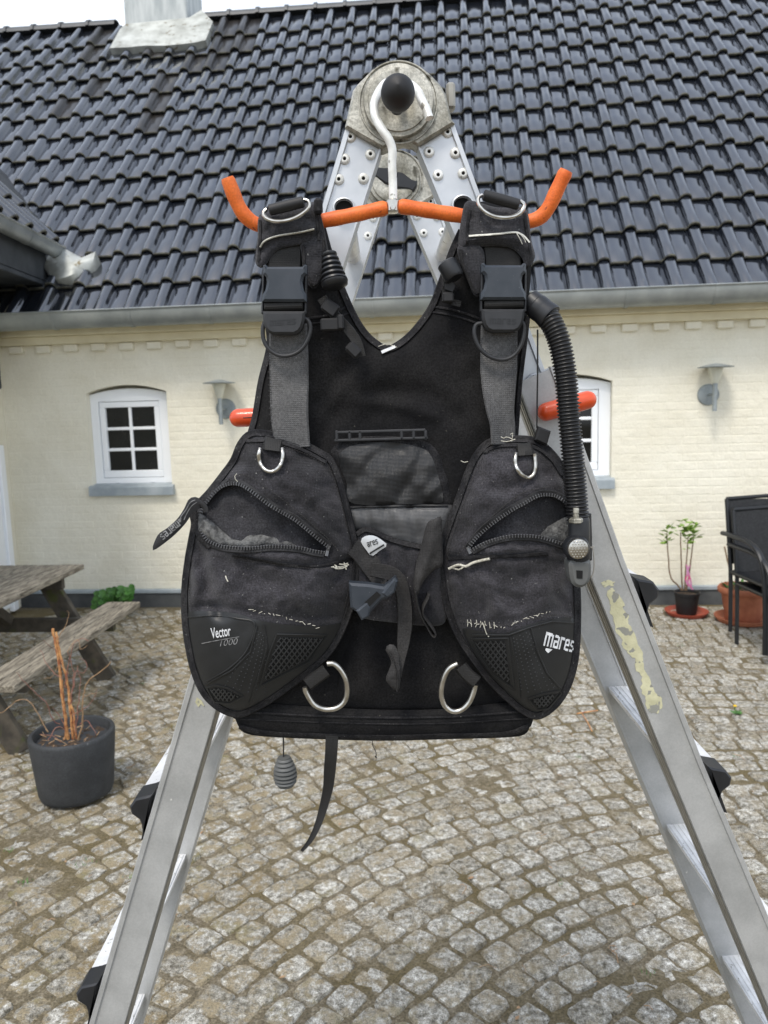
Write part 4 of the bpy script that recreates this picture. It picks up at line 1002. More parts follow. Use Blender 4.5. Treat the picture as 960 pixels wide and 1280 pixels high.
SB = Surf(BO, YB, .018, 14, creases=cr_, wr=.007, wrs=75, seed=1, extra=lambda x, y, d: .020*np.clip((y-700)/120, 0, 1)*np.exp(-((x-500)/120)**2)+.010*np.exp(-((x-485)/60)**2-((y-600)/160)**2))
back = sheet('back_panel', SB, .035, mBack, vest, step=6)
mb = MB(); mb.add(*band([(403, 285), (412, 318), (423, 350), (438, 386), (452, 411), (467, 427), (485, 436), (506, 425), (526, 404), (541, 381), (552, 352), (565, 315), (577, 288)], SB, 9, .004, .001, step=5)); mb.build('neckline_binding', mBind, back)
mb = MB(); mb.add(*band([(333, 395), (337, 430), (326, 478), (319, 520), (312, 545)], SB, 8, .003, .001, step=5)); mb.build('side_binding', mBind, back); mb = MB(); mb.add(*band([(660, 395), (656, 430), (650, 480), (645, 545)], SB, 6, .003, .001)); mb.build('side_binding', mBind, back)
for q in (([(538, 383), (560, 386), (582, 392), (604, 400)], 3.0), ([(533, 389), (560, 393), (582, 399), (604, 407)], 2.5), ([(385, 398), (410, 394), (432, 384)], 3.0), ([(388, 405), (412, 401), (436, 391)], 2.5)):
    mb = MB(); mb.add(*band(q[0], SB, q[1], .0015, .0008)); mb.build('yoke_seam', mBind, back)
mb = MB(); mb.add(*band([(477, 440.5), (486, 436.5), (494, 433)], SB, 4.2, .0012, .0055)); mb.build('neck_label', mPrint, back)
mb = MB(); mb.add(*onpath([(473, 433), (484, 430), (496, 434)], SB, .006, .0006, 5)); mb.build('label_thread', mThread, back)
# ---- lower skirt (the air cell edge hanging below)
SKO = [(293, 890), (300, 878), (400, 884), (480, 887), (560, 886), (640, 878), (664, 890), (663, 905), (656, 918), (630, 922), (560, 924), (480, 926), (400, 924), (335, 921), (308, 917), (298, 908)]
SK = Surf(SKO, .985, .010, 9, wr=.003, wrs=50, seed=4)
sk = sheet('lower_skirt', SK, .045, mBack, vest, step=5)
mb = MB(); mb.add(*band([(300, 890), (400, 895), (480, 897), (560, 896), (660, 889)], SK, 3, .002, .001)); mb.add(*band([(300, 899), (400, 903), (480, 905), (560, 904), (662, 898)], SK, 1.6, .001, .0006)); mb.build('skirt_seam', mBind, sk)
mb = MB(); mb.add(*band([(299, 908), (335, 917), (400, 920), (480, 922), (560, 920), (630, 918), (660, 908)], SK, 7, .003, .001, step=5)); mb.build('skirt_binding', mBind, sk)
# lumbar panel seen between the pockets
LO = [(440, 760), (470, 772), (520, 776), (560, 770), (572, 800), (590, 840), (596, 884), (500, 888), (420, 886), (418, 850), (430, 800)]
SL = Surf(LO, 1.0, .010, 20, wr=.004, wrs=45, seed=5)
lum = sheet('lumbar_panel', SL, .01, mBack, vest, step=6)
mb = MB(); mb.add(*band([(438, 764), (480, 775), (530, 778), (566, 772)], SL, 5, .002, .002)); mb.build('lumbar_seam', mBind, lum)

# ---- pads under the back plate
BP = [(413, 566), (419, 556), (432, 549), (460, 545.5), (500, 546), (534, 553), (549, 566), (557, 590), (565, 622), (562, 634), (500, 636), (432, 635), (424, 600), (416, 580)]
SBP = Surf(BP, .982, .012, 12, wr=.003, wrs=30, seed=9, creases=[([(440, 610), (470, 570), (500, 560)], 9, .004), ([(500, 620), (520, 590), (530, 560)], 8, .004), ([(535, 620), (555, 600)], 6, -.004)])
bp_ = sheet('back_pad', SBP, .02, mBind, vest, step=5)
BPi = [(424, 570), (431, 561), (445, 556), (470, 553), (500, 554), (527, 560), (539, 570), (547, 592), (554, 622), (548, 629), (500, 630), (440, 629), (433, 603), (425, 583)]
sheet('vinyl_face', SBP, .003, mVinyl, bp_, step=4, lift=.002, outline=BPi)
B2 = [(432, 633), (480, 632), (530, 632), (563, 630), (568, 655), (552, 690), (520, 690), (488, 676), (457, 664), (440, 661)]
SB2 = Surf(B2, .980, .010, 10, wr=.003, wrs=25, seed=11, creases=[([(455, 636), (462, 660)], 6, .004), ([(480, 636), (490, 665)], 6, .004), ([(512, 636), (524, 680)], 7, .005)])
b2 = sheet('vinyl_band', SB2, .012, mVinylL, vest, step=5)
mb = MB(); mb.add(*band([(437, 634), (480, 632.5), (560, 631)], SB2, 3, .003, .001)); mb.build('vinyl_seam', mBlackMat, b2)
# plate slots
mb = MB(); mb.add(*cbox(P(476.5, 539, .972), .112, .006, .0035, None, .001)); mb.add(*cbox(P(476.5, 549, .972), .118, .006, .0035, None, .001))
for x in (421, 437, 450, 502, 517, 532): mb.add(*cbox(P(x, 544, .972), .004, .006, .012, None, .001))
mb.build('plate_slot_frame', mBuckLo, vest)
# storage bag with gathered top
BG = [(446, 672), (455, 664), (470, 668), (488, 674), (525, 684), (545, 688), (562, 700), (560, 740), (556, 778), (530, 782), (490, 778), (450, 770), (444, 740)]
SG = Surf(BG, .972, .012, 12, wr=.002, wrs=25, seed=13, extra=lambda x, y, d: .0035*np.sin(x/3.6+np.sin(y/30)*1.4+nz2(x, y, 30, 3)*2)*np.exp(-np.abs(y-700)/60)*np.clip(d/8, 0, 1))
bag = sheet('storage_bag', SG, .02, mCordF, vest, step=3.5)
mb = MB(); mb.add(*band([(446, 668), (457, 662), (470, 666), (488, 674), (508, 680), (527, 684), (548, 690)], SG, 7, .004, .002, step=4)); mb.build('bag_binding', mBind, bag)
PT = [(451, 677), (454, 671.5), (462, 669), (470, 670.5), (477, 675), (484, 681.5), (475, 688), (465, 695), (459, 689)]
SPt = Surf(PT, .955, .001, 5); pt = sheet('logo_patch', SPt, .002, mSilver, bag, step=4)
mb = MB(); mb.add(*blocktext('ares', 460, 684, 14, 6, radians(-19), .9535, 0, .001)); mb.build('patch_lettering', mPrintB, bag)
mb = MB(); mb.add(*band([(462, 692), (470, 687), (480, 681)], .954, 2.2, .0008, 0)); mb.build('patch_print', mPrintB, bag)

# ---- shoulder straps
def flat(Y): return lambda x, y: np.full(np.shape(x), float(Y))
def webbing(name, path, w, Y, m, par, th=.0022, lab=None, nzs=.002):
    f = (lambda x, y: Y+nzs*nz2(x, y, 35, 2)) if not callable(Y) else Y
    mb = MB(); mb.add(*band(path, f, w, th, 0, step=3, fr=(-1, -.9, -.4, .4, .9, 1), hg=(-.3, 1, .8, .8, 1, -.3))); return mb.build(name, m, par, sharp=50, label=lab)
wl_ = webbing('shoulder_webbing', [(360, 405), (361, 440), (361.5, 480), (362, 520), (366, 560)], [48, 49, 48.5, 47, 44], .962, mWeb, vest, lab='worn grey webbing with frayed left edge')
wr_ = webbing('shoulder_webbing', [(624, 405), (623.5, 440), (623.5, 480), (625, 510), (628, 530), (629, 555)], [46, 46.5, 46, 40, 32, 30], lambda x, y: .960+.010*np.clip((y-480)/70, 0, 1)*np.sin((x-625)/9), mWeb, vest, lab='grey webbing twisting where it enters the pocket')
# frayed loops along the edge of the left webbing
mb = MB()
for k in range(13):
    y = 440+k*8+random.uniform(-2, 2); x = 336.5+(y-440)*.03; mb.add(*onpath([(x+1, y-2), (x-2.5, y), (x+1, y+2)], .9595, 0, .0005, 4))
mb.build('frayed_edge', mWebD, wl_, kind='stuff')
# pads wrapped over the hanger arms
PL = [(322, 279), (325, 268), (335, 262), (355, 259), (380, 255), (396, 252), (400, 262), (403, 285), (404, 303), (392, 304), (376, 306), (355, 310), (343, 316), (335, 327), (329, 335), (321, 332), (319, 322), (322, 300)]
SPL = Surf(PL, .968, .012, 9, wr=.005, wrs=20, seed=21, wr2=.0015, creases=[([(325, 302), (345, 290), (394, 283)], 5, -.004), ([(323, 316), (345, 301), (395, 294)], 4, .003)])
pl_ = sheet('shoulder_pad', SPL, .045, mCord, vest, step=4)
TL = [(376, 300), (392, 290), (404, 288), (409, 312), (408, 334), (402, 350), (395, 360), (387, 358), (380, 342), (377, 320)]
STL = Surf(TL, .968, .006, 8, wr=.003, wrs=20, seed=22); tl_ = sheet('pad_tab', STL, .010, mCord, pl_, step=4)
mb = MB(); mb.add(*band([(379, 306), (381, 335), (388, 353), (395, 356), (402, 344), (405, 325), (405, 298)], STL, 3.5, .0018, .0008)); mb.build('pad_binding', mBind, pl_); mb = MB(); mb.add(*band([(394, 262), (398, 285), (399, 300)], SPL, 4, .002, .0006)); mb.build('pad_binding', mBind, pl_); mb = MB(); mb.add(*band([(325, 275), (325, 300), (323, 326)], SPL, 3.5, .002, .0006)); mb.build('pad_binding', mBind, pl_)
mb = MB(); mb.add(*band([(325, 309), (330, 302), (340, 297), (352, 294), (366, 292), (380, 289.5), (393, 286.5)], SPL, 2.6, .0022, .0012, step=3)); mb.build('reflective_piping', mReflect, pl_)
PR = [(581, 254), (591, 251), (620, 259), (645, 259), (658, 262), (662, 280), (664, 300), (669, 320), (664, 330), (657, 334), (652, 322), (640, 311), (622, 308), (600, 309), (590, 310), (580, 314), (573, 310), (574, 290), (577, 272)]
SPR = Surf(PR, .968, .012, 9, wr=.005, wrs=20, seed=24, wr2=.0015, creases=[([(585, 299), (620, 297), (645, 296), (660, 308)], 4, -.004)])
pr_ = sheet('shoulder_pad', SPR, .045, mCord, vest, step=4)
TR = [(572, 308), (588, 304), (604, 312), (606, 340), (604, 362), (598, 371), (591, 367), (583, 347), (575, 328)]
STR = Surf(TR, .966, .006, 8, wr=.003, wrs=20, seed=25); tr_ = sheet('pad_tab', STR, .012, mCord, pr_, step=4)
mb = MB(); mb.add(*band([(575, 312), (579, 332), (587, 352), (594, 366), (600, 366), (603, 350)], STR, 4, .0018, .0008)); mb.build('pad_binding', mBind, pr_); mb = MB(); mb.add(*band([(587, 262), (584, 285), (584, 305)], SPR, 4, .002, .0006)); mb.build('pad_binding', mBind, pr_); mb = MB(); mb.add(*band([(656, 266), (659, 290), (664, 318)], SPR, 4, .002, .0006)); mb.build('pad_binding', mBind, pr_)
mb = MB(); mb.add(*band([(586, 295), (600, 294), (622, 292.5), (640, 290.5), (648, 291), (656, 296), (662, 303)], SPR, 2.6, .0022, .0012, step=3)); mb.add(*onpath([(645, 290), (649, 297), (653, 305)], SPR, .002, .0006, 5)); mb.add(*onpath([(648, 291), (655, 298), (657, 303)], SPR, .002, .0005, 5)); mb.build('reflective_piping', mReflect, pr_)
mb = MB(); mb.add(*cbox(P(398, 258, .955), .010, .012, .018, None, .003)); mb.build('pad_corner', mBind, pl_)
# steel rings over the shoulders with black grip rollers
for roll, U, rr in ((((336, 263), (380, 252)), [(333, 262), (329.5, 266), (332, 272), (341, 276), (353, 276.5), (366, 273.5), (378, 267), (386, 259), (385.5, 252), (380, 250)], pl_),
                    (((604, 243.5), (649, 256)), [(603, 244), (598, 247), (598.5, 255), (605, 263.5), (617, 270), (632, 272), (645, 269.5), (653, 263), (655, 255.5), (650, 251.5)], pr_)):
    p = spline(U, step=2.5); mb = MB(); n = len(p); Yk = .952-.006*np.sin(np.linspace(0, pi, n)); mb.add(*tube(PA(p[:, 0], p[:, 1], Yk), .0024, 10)); mb.build('steel_ring', mSteel, rr)
    a, b = P(*roll[0], .948), P(*roll[1], .948); mb = MB(); mb.add(*tube([np.array(a)+(np.array(b)-np.array(a))*t_ for t_ in (0, .03, .5, .97, 1)], [.0045, .0064, .0068, .0064, .0045], 14)); mb.build('grip_roller', mBlackMat, rr)
# webbing above the buckles
webbing('upper_webbing', [(355, 300), (356, 318), (355, 340)], 43, .972, mWebB, pl_); webbing('upper_webbing', [(626, 304), (628, 320), (629, 345)], 46, .972, mWebB, pr_)
# side release buckles
def buckle(cx, y0, cx2, y1, hw, emb):
    def q(u, v): k = v/86; return (cx+(cx2-cx)*k+u*hw/27, y0+(y1-y0)*k)

    up_ = [(-22, 0), (22, 0), (25, -3), (28, -2), (28, 9), (24, 13), (22.5, 20), (24.5, 30), (28, 36), (28.5, 45), (-28.5, 45), (-28, 36), (-24.5, 30), (-22.5, 20), (-24, 13), (-28, 9), (-28, -2), (-25, -3)]
    mb = MB(); mb.add(*pxprism([q(*p) for p in up_], .936, .014, .003)); b_ = mb.build('buckle', mBlueGrey, vest, sharp=30)
    mb = MB()
    for s in (-1, 1): mb.add(*pxprism([q(s*21, 4), q(s*28.5, 6), q(s*28.8, 60), q(s*26, 62), q(s*25.5, 12)] if s > 0 else [q(-28.5, 6), q(-21, 4), q(-25.5, 12), q(-26, 62), q(-28.8, 60)], .944, .012, .001))
    lo = [(-27, 57), (27, 57), (26.5, 68), (24, 78), (20, 84), (14, 87), (-14, 87), (-20, 84), (-24, 78), (-26.5, 68)]
    mb.add(*pxprism([q(*p) for p in lo], .937, .014, .003)); mb.build('buckle_lower', mBuckLo, b_, sharp=30)
    mb = MB(); mb.add(*pxprism([q(-26, 44), q(26, 44), q(26, 58), q(-26, 58)], .953, .003, 0)); mb.build('buckle_slot', mMesh, b_)
    a, c = q(-24.5, 51.5), q(24.5, 50); mb = MB(); A = np.array(P(*a, .946)); C = np.array(P(*c, .946)); mb.add(*tube([A, A+(C-A)*.02, (A+C)/2, A+(C-A)*.98, C], [.0045, .0056, .006, .0056, .0045], 12)); mb.build('webbing_fold', mWebB, b_)
    tx, ty = q(-17, 76); mb = MB(); mb.add(*blocktext('mares', tx, ty, 33*hw/27, 7, atan2(emb, 34), .937, .0005, .0012)); mb.build('embossed_lettering', mBackl, b_)
buckle(356, 333, 354, 417, 26.5, -2.5); buckle(630, 331, 629, 414, 27, 1)
# black D rings under the buckles
for U in ([(331, 402), (328.5, 412), (330, 426), (338, 438), (351, 444.5), (366, 443), (378, 435), (386, 421), (388, 408), (383, 399), (370, 398), (345, 399), (331, 402)], [(603, 404), (595, 406), (593, 418), (599, 434), (611, 445), (627, 449.5), (641, 445), (651, 432), (655, 415), (653, 403), (640, 400), (615, 400)]):
    mb = MB(); mb.add(*onpath(U, .9475, 0, .0026, 10)); mb.build('black_d_ring', mBuckLo, vest)
# ---- dump valve pull knob, clips at the left of the neck
mb = MB(); k0 = np.array(P(411, 316, .962)); k1 = np.array(P(419, 357, .952)); d = k1-k0; L_ = np.linalg.norm(d); pr = [(.004, 0)]
for k in range(6):
    r = .0085+.0012*k; z = L_*(k/6.4); pr += [(r*.8, z+.0003), (r*1.08, z+.0012), (r*1.12, z+.0035), (r*.82, z+.0055)]
pr += [(.0165, L_*.90), (.0155, L_*1.0), (.010, L_*1.06), (0, L_*1.06)]
mb.add(*lathe(pr, k0, d, 24)); mb.build('dump_valve_knob', mBlackPl, vest, sharp=60)
mb = MB(); mb.add(*onpath([(398, 262), (404, 285), (410, 316)], .963, 0, .0012, 6)); mb.build('pull_cord', mBlackMat, vest)
mb = MB(); mb.add(*cbox(P(414, 406, .962), .026, .012, .015, None, .002)); mb.add(*cbox(P(426, 403, .96), .008, .014, .018, None, .002)); mb.add(*cbox(P(413, 385, .964), .020, .010, .016, ((.8, 0, -.6), (0, 1, 0), (.6, 0, .8)), .002)); mb.build('small_clip', mBlackMat, vest)
webbing('clip_strap', [(402, 372), (410, 384), (426, 402), (437, 414), (446, 428), (451, 446)], 13, .966, mWebB, vest)
mb = MB(); mb.add(*cbox(P(442, 438, .960), .020, .008, .014, ((.7, 0, -.7), (0, 1, 0), (.7, 0, .7)), .003)); mb.build('small_clip', mBlackMat, vest)
# right of the neck
mb = MB(); mb.add(*lathe([(0, 0), (.010, 0), (.0125, .002), (.0125, .020), (.010, .023), (0, .023)], P(558, 328, .965), nrm(np.array([.35, -.2, -.75])), 20)); mb.build('valve_cap', mBlackPl, vest, sharp=40)
mb = MB(); mb.add(*pxprism([(551, 335), (556, 332), (570, 358), (566, 366), (556, 362)], .966, .004, .001)); mb.add(*cbox(P(560, 372, .965), .014, .01, .012, None, .002)); mb.build('small_clip', mBlackMat, vest)
webbing('clip_strap', [(560, 352), (556, 366), (562, 376), (576, 380)], 8, .972, mWebB, vest)

# ---- pockets
def zipper(path, S, par, side_, lift=.002, pull=None, tooth=3.5):
    mb = MB(); mb.add(*band(path, S, 8.5, .0014, lift, step=3)); tp = mb.build('zip_tape', mTape, par)
    p = spline(path, step=tooth); mb = MB()
    for i in range(len(p)):
        a, b = p[max(0, i-1)], p[min(len(p)-1, i+1)]; t = (b-a)/np.linalg.norm(b-a); n = np.array([-t[1], t[0]])*side_
        c = p[i]+n*1.6; Y = float(S(*c)[0])-lift-.0022
        C = np.array(P(*c, Y)); T_ = nrm(np.array(P(*(c+t), Y))-C); N_ = nrm(np.array(P(*(c+n), Y))-C)
        mb.add(*cbox(C, .0040, .0026, .0017, (N_, (0, 1, 0), T_), .0006)); mb.add(*cbox(C+N_*.0020, .0014, .0030, .0023, (N_, (0, 1, 0), T_), .0006))
    mb.build('zip_teeth', mTeeth, tp, kind='stuff', smooth=True)
    return tp
def stitches(paths, S, par, lift=.003, pitch=3.2, w=.7, m=None, jit=0, name='stitching'):
    mb = MB()
    for path in paths:
        p = spline(path, step=pitch)
        for i in range(0, len(p)-1):
            a, b = p[i], p[i]+(p[i+1]-p[i])*.6
            if jit: a = a+np.array([random.uniform(-jit, jit), random.uniform(-jit, jit)]); b = b+np.array([random.uniform(-jit, jit), random.uniform(-jit, jit)])
            Y = float(S(*((a+b)/2))[0])-lift; mb.add(*tube([P(*a, Y), P(*b, Y)], w*.0007, 4))
    mb.build(name, m or mWebD, par, kind='stuff')
OL = [(310, 544), (322, 541), (340, 543), (362, 549), (383, 557), (402, 567), (412, 574), (421, 592), (430, 622), (438, 655), (445, 690), (444, 730), (436, 765), (422, 798), (405, 822), (372, 850), (340, 873), (318, 886), (298, 893), (276, 886), (256, 868), (243, 840), (235, 805), (231, 770), (231, 735), (235, 700), (240, 672), (243, 655), (241, 640), (248, 630), (262, 615), (280, 592), (292, 575), (300, 556)]
ML = [(251, 636), (257, 626), (266, 615), (276, 606.5), (289, 602.5), (301, 604), (312, 610), (324, 619), (337, 629), (352, 638), (368, 647), (381, 657), (393, 667), (404, 676), (412, 683), (405, 692), (392, 691), (374, 687), (342, 685), (311, 688), (283, 687), (268, 683), (257, 677), (248, 660), (247, 644)]
cl = [([(262, 616), (300, 590), (340, 612), (400, 660), (432, 690)], 8, -.005), ([(300, 697), (355, 706), (399, 708), (442, 699)], 4, .004), ([(285, 691), (340, 697), (400, 697)], 6, -.004),
      ([(252, 690), (258, 720), (262, 745), (275, 765)], 9, .009), ([(240, 700), (246, 730), (240, 760)], 7, -.006), ([(262, 745), (285, 725), (292, 715)], 8, -.004), ([(236, 762), (265, 757), (300, 762), (350, 770), (420, 772)], 5, .004), ([(300, 752), (340, 745), (400, 755)], 12, -.004), ([(330, 560), (380, 590), (415, 640)], 22, -.004), ([(310, 712), (350, 735), (372, 760)], 5, .004), ([(395, 712), (380, 735), (350, 752)], 6, -.004), ([(425, 715), (410, 745), (415, 768)], 5, .004), ([(345, 600), (375, 610), (405, 640)], 6, -.003), ([(275, 590), (300, 578), (318, 582)], 6, .003)]
SLp = Surf(OL, .970, .040, 30, creases=cl, wr=.010, wrs=48, seed=31, wr2=.0038, flat=755)
pkl = sheet('left_pocket', SLp, .03, mCordF, vest, step=3.6, hole=ML); pkl.name = 'pocket'; pkl['label'] = 'pocket printed with two lines of lettering'
OR_ = [(606, 557), (618, 551), (640, 549), (664, 550), (680, 558), (694, 572), (705, 590), (712, 612), (716, 650), (718, 690), (721, 730), (722, 770), (720, 815), (714, 845), (704, 868), (690, 885), (672, 895), (655, 889), (636, 874), (612, 850), (592, 824), (574, 796), (562, 768), (554, 735), (551, 705), (554, 680), (562, 655), (573, 625), (584, 594), (594, 572)]
MR = [(585, 684), (592, 674), (602, 664), (614, 654), (628, 644), (642, 635), (655, 628), (667, 621), (678, 618), (693, 619), (704, 625), (711, 634), (713, 655), (713, 672), (710, 684), (700, 680), (688, 676), (672, 672), (656, 671), (634, 672), (609, 679), (592, 689)]
cR = [([(570, 690), (600, 655), (650, 615), (690, 604), (712, 615)], 8, -.004), ([(563, 697), (615, 695), (682, 692), (715, 690)], 4, .004), ([(585, 697), (640, 688), (700, 693)], 5, -.004), ([(570, 715), (585, 735), (600, 765)], 7, .006), ([(578, 710), (610, 730), (622, 760)], 7, -.005), ([(600, 712), (640, 722), (700, 705)], 12, .005), ([(575, 772), (630, 778), (690, 764), (720, 766)], 5, .004), ([(640, 740), (690, 735), (715, 750)], 10, -.004), ([(590, 715), (605, 740), (606, 765)], 4, .005), ([(640, 700), (655, 730), (650, 758)], 7, .004), ([(700, 705), (690, 730), (705, 755)], 5, .004), ([(600, 600), (625, 612), (650, 605)], 7, .004), ([(580, 650), (600, 630), (625, 622)], 6, -.003)]
SRp = Surf(OR_, .970, .040, 30, creases=cR, wr=.010, wrs=48, seed=37, wr2=.0038, flat=762)
pkr = sheet('right_pocket', SRp, .03, mCordF, vest, step=3.6, hole=MR); pkr.name = 'pocket'; pkr['label'] = 'pocket printed with a white logo'
# inner layers of the open pockets
def inner(outl, S, lift, m, par, name, **k): return sheet(name, S, .006, m, par, step=5, lift=lift, outline=outl, **k)
def grow(poly, f):
    q = np.array(poly, float); c = q.mean(0); return [tuple(p) for p in c+(q-c)*f]
inner(grow(ML, 1.05), Surf(OL, .976, .026, 30, wr=.006, wrs=30, seed=41), 0, mCord, pkl, 'inner_lining')
inner(grow(MR, 1.05), Surf(OR_, .976, .026, 30, wr=.006, wrs=30, seed=42), 0, mCord, pkr, 'inner_lining')
FL = [(250, 642), (257, 646), (270, 656), (283, 667), (300, 668), (317, 665.5), (340, 667), (358, 671), (376, 679), (396, 689), (374, 692), (342, 690), (311, 693), (283, 692), (262, 684), (248, 664)]
SF = Surf(FL, .962, .014, 10, wr=.006, wrs=13, seed=43, extra=lambda x, y, d: -.004); sheet('fleece_lining', SF, .01, mFleece, pkl, step=3.5)
FR = [(660, 676), (667, 669), (680, 661), (694, 653), (709, 646), (714, 660), (714, 686), (700, 686), (688, 680), (672, 677)]
SFr = Surf(FR, .962, .012, 10, wr=.005, wrs=13, seed=44); sheet('fleece_lining', SFr, .01, mFleece, pkr, step=3.5)
zu = [(252, 633), (257, 626), (266, 615), (276, 606.5), (289, 602.5), (301, 604), (312, 610), (324, 619), (337, 629), (352, 638), (368, 647), (381, 657), (393, 667), (404, 676), (413, 683)]
zl = [(251, 636), (248, 646), (249, 660), (256, 675), (268, 682), (283, 686), (311, 687.5), (342, 685), (374, 687), (392, 691), (405, 693)]
zipper(zu, SLp, pkl, 1); zipper(zl, SLp, pkl, -1)
zipper([(711, 630), (704, 623), (693, 617.5), (678, 616.5), (667, 620), (655, 627), (642, 634), (628, 643), (614, 653), (602, 663), (592, 673), (585, 683)], SRp, pkr, -1); zipper([(711, 685), (700, 681), (688, 677), (672, 673), (656, 672), (634, 673), (609, 680), (590, 690)], SRp, pkr, 1)
for S_, p_, a, b in ((SLp, pkl, (411, 682), (408, 695)), (SRp, pkr, (584, 684), (588, 692))):
    mb = MB(); mb.add(*band([a, b], S_, 5, .003, .002)); mb.build('zip_stop', mTeeth, p_)
mb = MB(); mb.add(*band([(711, 628), (714, 645), (715, 668), (711, 684)], lambda x, y: np.full(np.shape(x), .955), 6, .003, .002)); mb.build('zip_tape', mTape, pkr)
mb = MB(); mb.add(*band([(246, 640), (243, 655), (250, 672), (262, 684)], SLp, 8, .004, .001)); mb.build('mouth_binding', mBind, pkl)
# flap edges below the lower zips
mb = MB(); mb.add(*band([(290, 694), (330, 701), (360, 706), (400, 707), (442, 698)], SLp, 3.5, .003, .0015)); mb.build('flap_edge', mBind, pkl)
mb = MB(); mb.add(*band([(560, 698), (600, 696), (640, 695), (685, 692)], SRp, 5, .004, .0015)); mb.build('flap_edge', mBind, pkr)
# bindings round the pockets
mb = MB(); mb.add(*band(OL, SLp, 9, .0035, .0012, closed=True, step=5)); mb.build('pocket_binding', mBind, pkl)
mb = MB(); mb.add(*band(OR_, SRp, 9.5, .0035, .0012, closed=True, step=5)); mb.build('pocket_binding', mBind, pkr)
mb = MB(); mb.add(*band([(308, 551), (340, 551), (375, 561), (408, 578)], SLp, 5, .003, .002)); mb.build('pocket_seam', mBind, pkl)
mb = MB(); mb.add(*band([(604, 565), (625, 557), (665, 558), (688, 572), (703, 594)], SRp, 5, .003, .002)); mb.build('pocket_seam', mBind, pkr)
stitches([[(408, 583), (418, 600), (427, 630), (434, 660), (439, 692), (437, 730), (430, 762)], [(312, 555), (345, 556), (380, 567), (406, 581)], [(262, 622), (300, 593), (345, 618), (400, 664), (425, 690)], [(303, 700), (345, 706), (400, 711), (430, 706)], [(236, 700), (237, 730), (237, 760)]], SLp, pkl, .0035)
stitches([[(603, 572), (594, 590), (583, 620), (570, 655), (561, 684), (559, 710), (563, 740), (570, 765)], [(608, 566), (630, 561), (662, 562), (684, 576)], [(572, 694), (605, 655), (650, 618), (688, 608)], [(575, 776), (630, 781), (690, 769), (718, 771)]], SRp, pkr, .0035)
# worn white threads
stitches([[(312, 763), (330, 766), (350, 771), (370, 776), (401, 786)]], SLp, pkl, .0034, 5.5, .6, mThread, 2.0, 'loose_threads')
stitches([[(583, 778), (600, 781), (618, 783), (634, 784)], [(638, 780), (650, 776), (668, 770), (690, 765)]], SRp, pkr, .0034, 4.2, .6, mThread, 2.2, 'loose_threads')
mb = MB()
for k in range(7): x = 584+k*5.6+random.uniform(-1.5, 1.5); mb.add(*onpath([(x, 774+k*.6+random.uniform(-1, 1)), (x+.8, 779+k*.6), (x+random.uniform(-1.5, 2), 783+k*.5)], SRp, .0036, .0004, 4))
mb.add(*onpath([(603, 778), (606, 786), (608, 792), (611, 796)], SRp, .004, .0006, 5)); mb.build('loose_threads', mThread, pkr, kind='stuff')
mb = MB()
for a, b in (((414, 709), (436, 706)), ((418, 706), (428, 710)), ((420, 711), (434, 708)), ((424, 705), (435, 704)), ((416, 708), (424, 711)), ((282, 720), (285, 727)), ((430, 703), (433, 712))): mb.add(*onpath([a, ((a[0]+b[0])/2, (a[1]+b[1])/2+1.2), b], SLp, .003, .0008, 5))
mb.build('frayed_thread', mThread, pkl, kind='stuff')
mb = MB(); mb.add(*onpath([(561, 711), (567, 708), (574, 706), (582, 708), (590, 704), (600, 701), (612, 698.5)], SRp, .005, .0017, 7)); mb.add(*onpath([(566, 710), (574, 712), (580, 708)], SRp, .005, .0010, 6)); mb.build('white_pull_cord', mThread, pkr)
mb = MB()
for q in ([(640, 549), (634, 546), (630, 548), (626, 546)], [(638, 543), (641, 541), (640, 549)], [(626, 551), (634, 552), (644, 549)], [(585, 577), (580, 578), (576, 576)], [(296, 592), (293, 597), (297, 602)]): mb.add(*onpath(q, .935, 0, .0005, 4))
mb.build('stray_threads', mThread, vest, kind='stuff')
# D rings on the pockets
def dring(U, S, r, tabp, w, par, lift=.006):
    mb = MB(); mb.add(*onpath(U, S, lift, r, 12, step=2)); mb.build('d_ring', mSteel, par)
    mb = MB(); mb.add(*band(tabp, S, w, .0045, .004, step=3)); mb.build('ring_tab', mWebB, par)
dring([(325, 561), (323.5, 570), (326, 580), (331.5, 587), (338, 589.5), (345, 587.5), (350.5, 581), (353.5, 571), (353, 561)], SLp, .0025, [(343, 548), (341, 556), (340, 563)], 25, pkl)
dring([(645, 567), (644, 577), (647, 587), (653, 594), (660, 597), (666, 594), (669, 586), (669, 577), (668, 567)], SRp, .0025, [(655, 554), (656, 562), (656.5, 569)], 22, pkr)
dring([(409, 829.5), (418, 830), (427, 839), (433, 852), (433.5, 869), (428, 880), (417, 886), (404, 886), (392, 880), (383, 866), (381, 859)], lambda x, y: np.full(np.shape(x), .952), .0036, [(384, 856), (394, 848), (408, 838)], 17, pkl, 0)
dring([(572, 829.5), (561, 836), (554, 850), (551.5, 868), (556, 882), (566, 889), (577, 887), (587, 877), (593, 862), (594, 856)], lambda x, y: np.full(np.shape(x), .952), .0036, [(576, 833), (584, 843), (596, 853)], 17, pkr, 0)
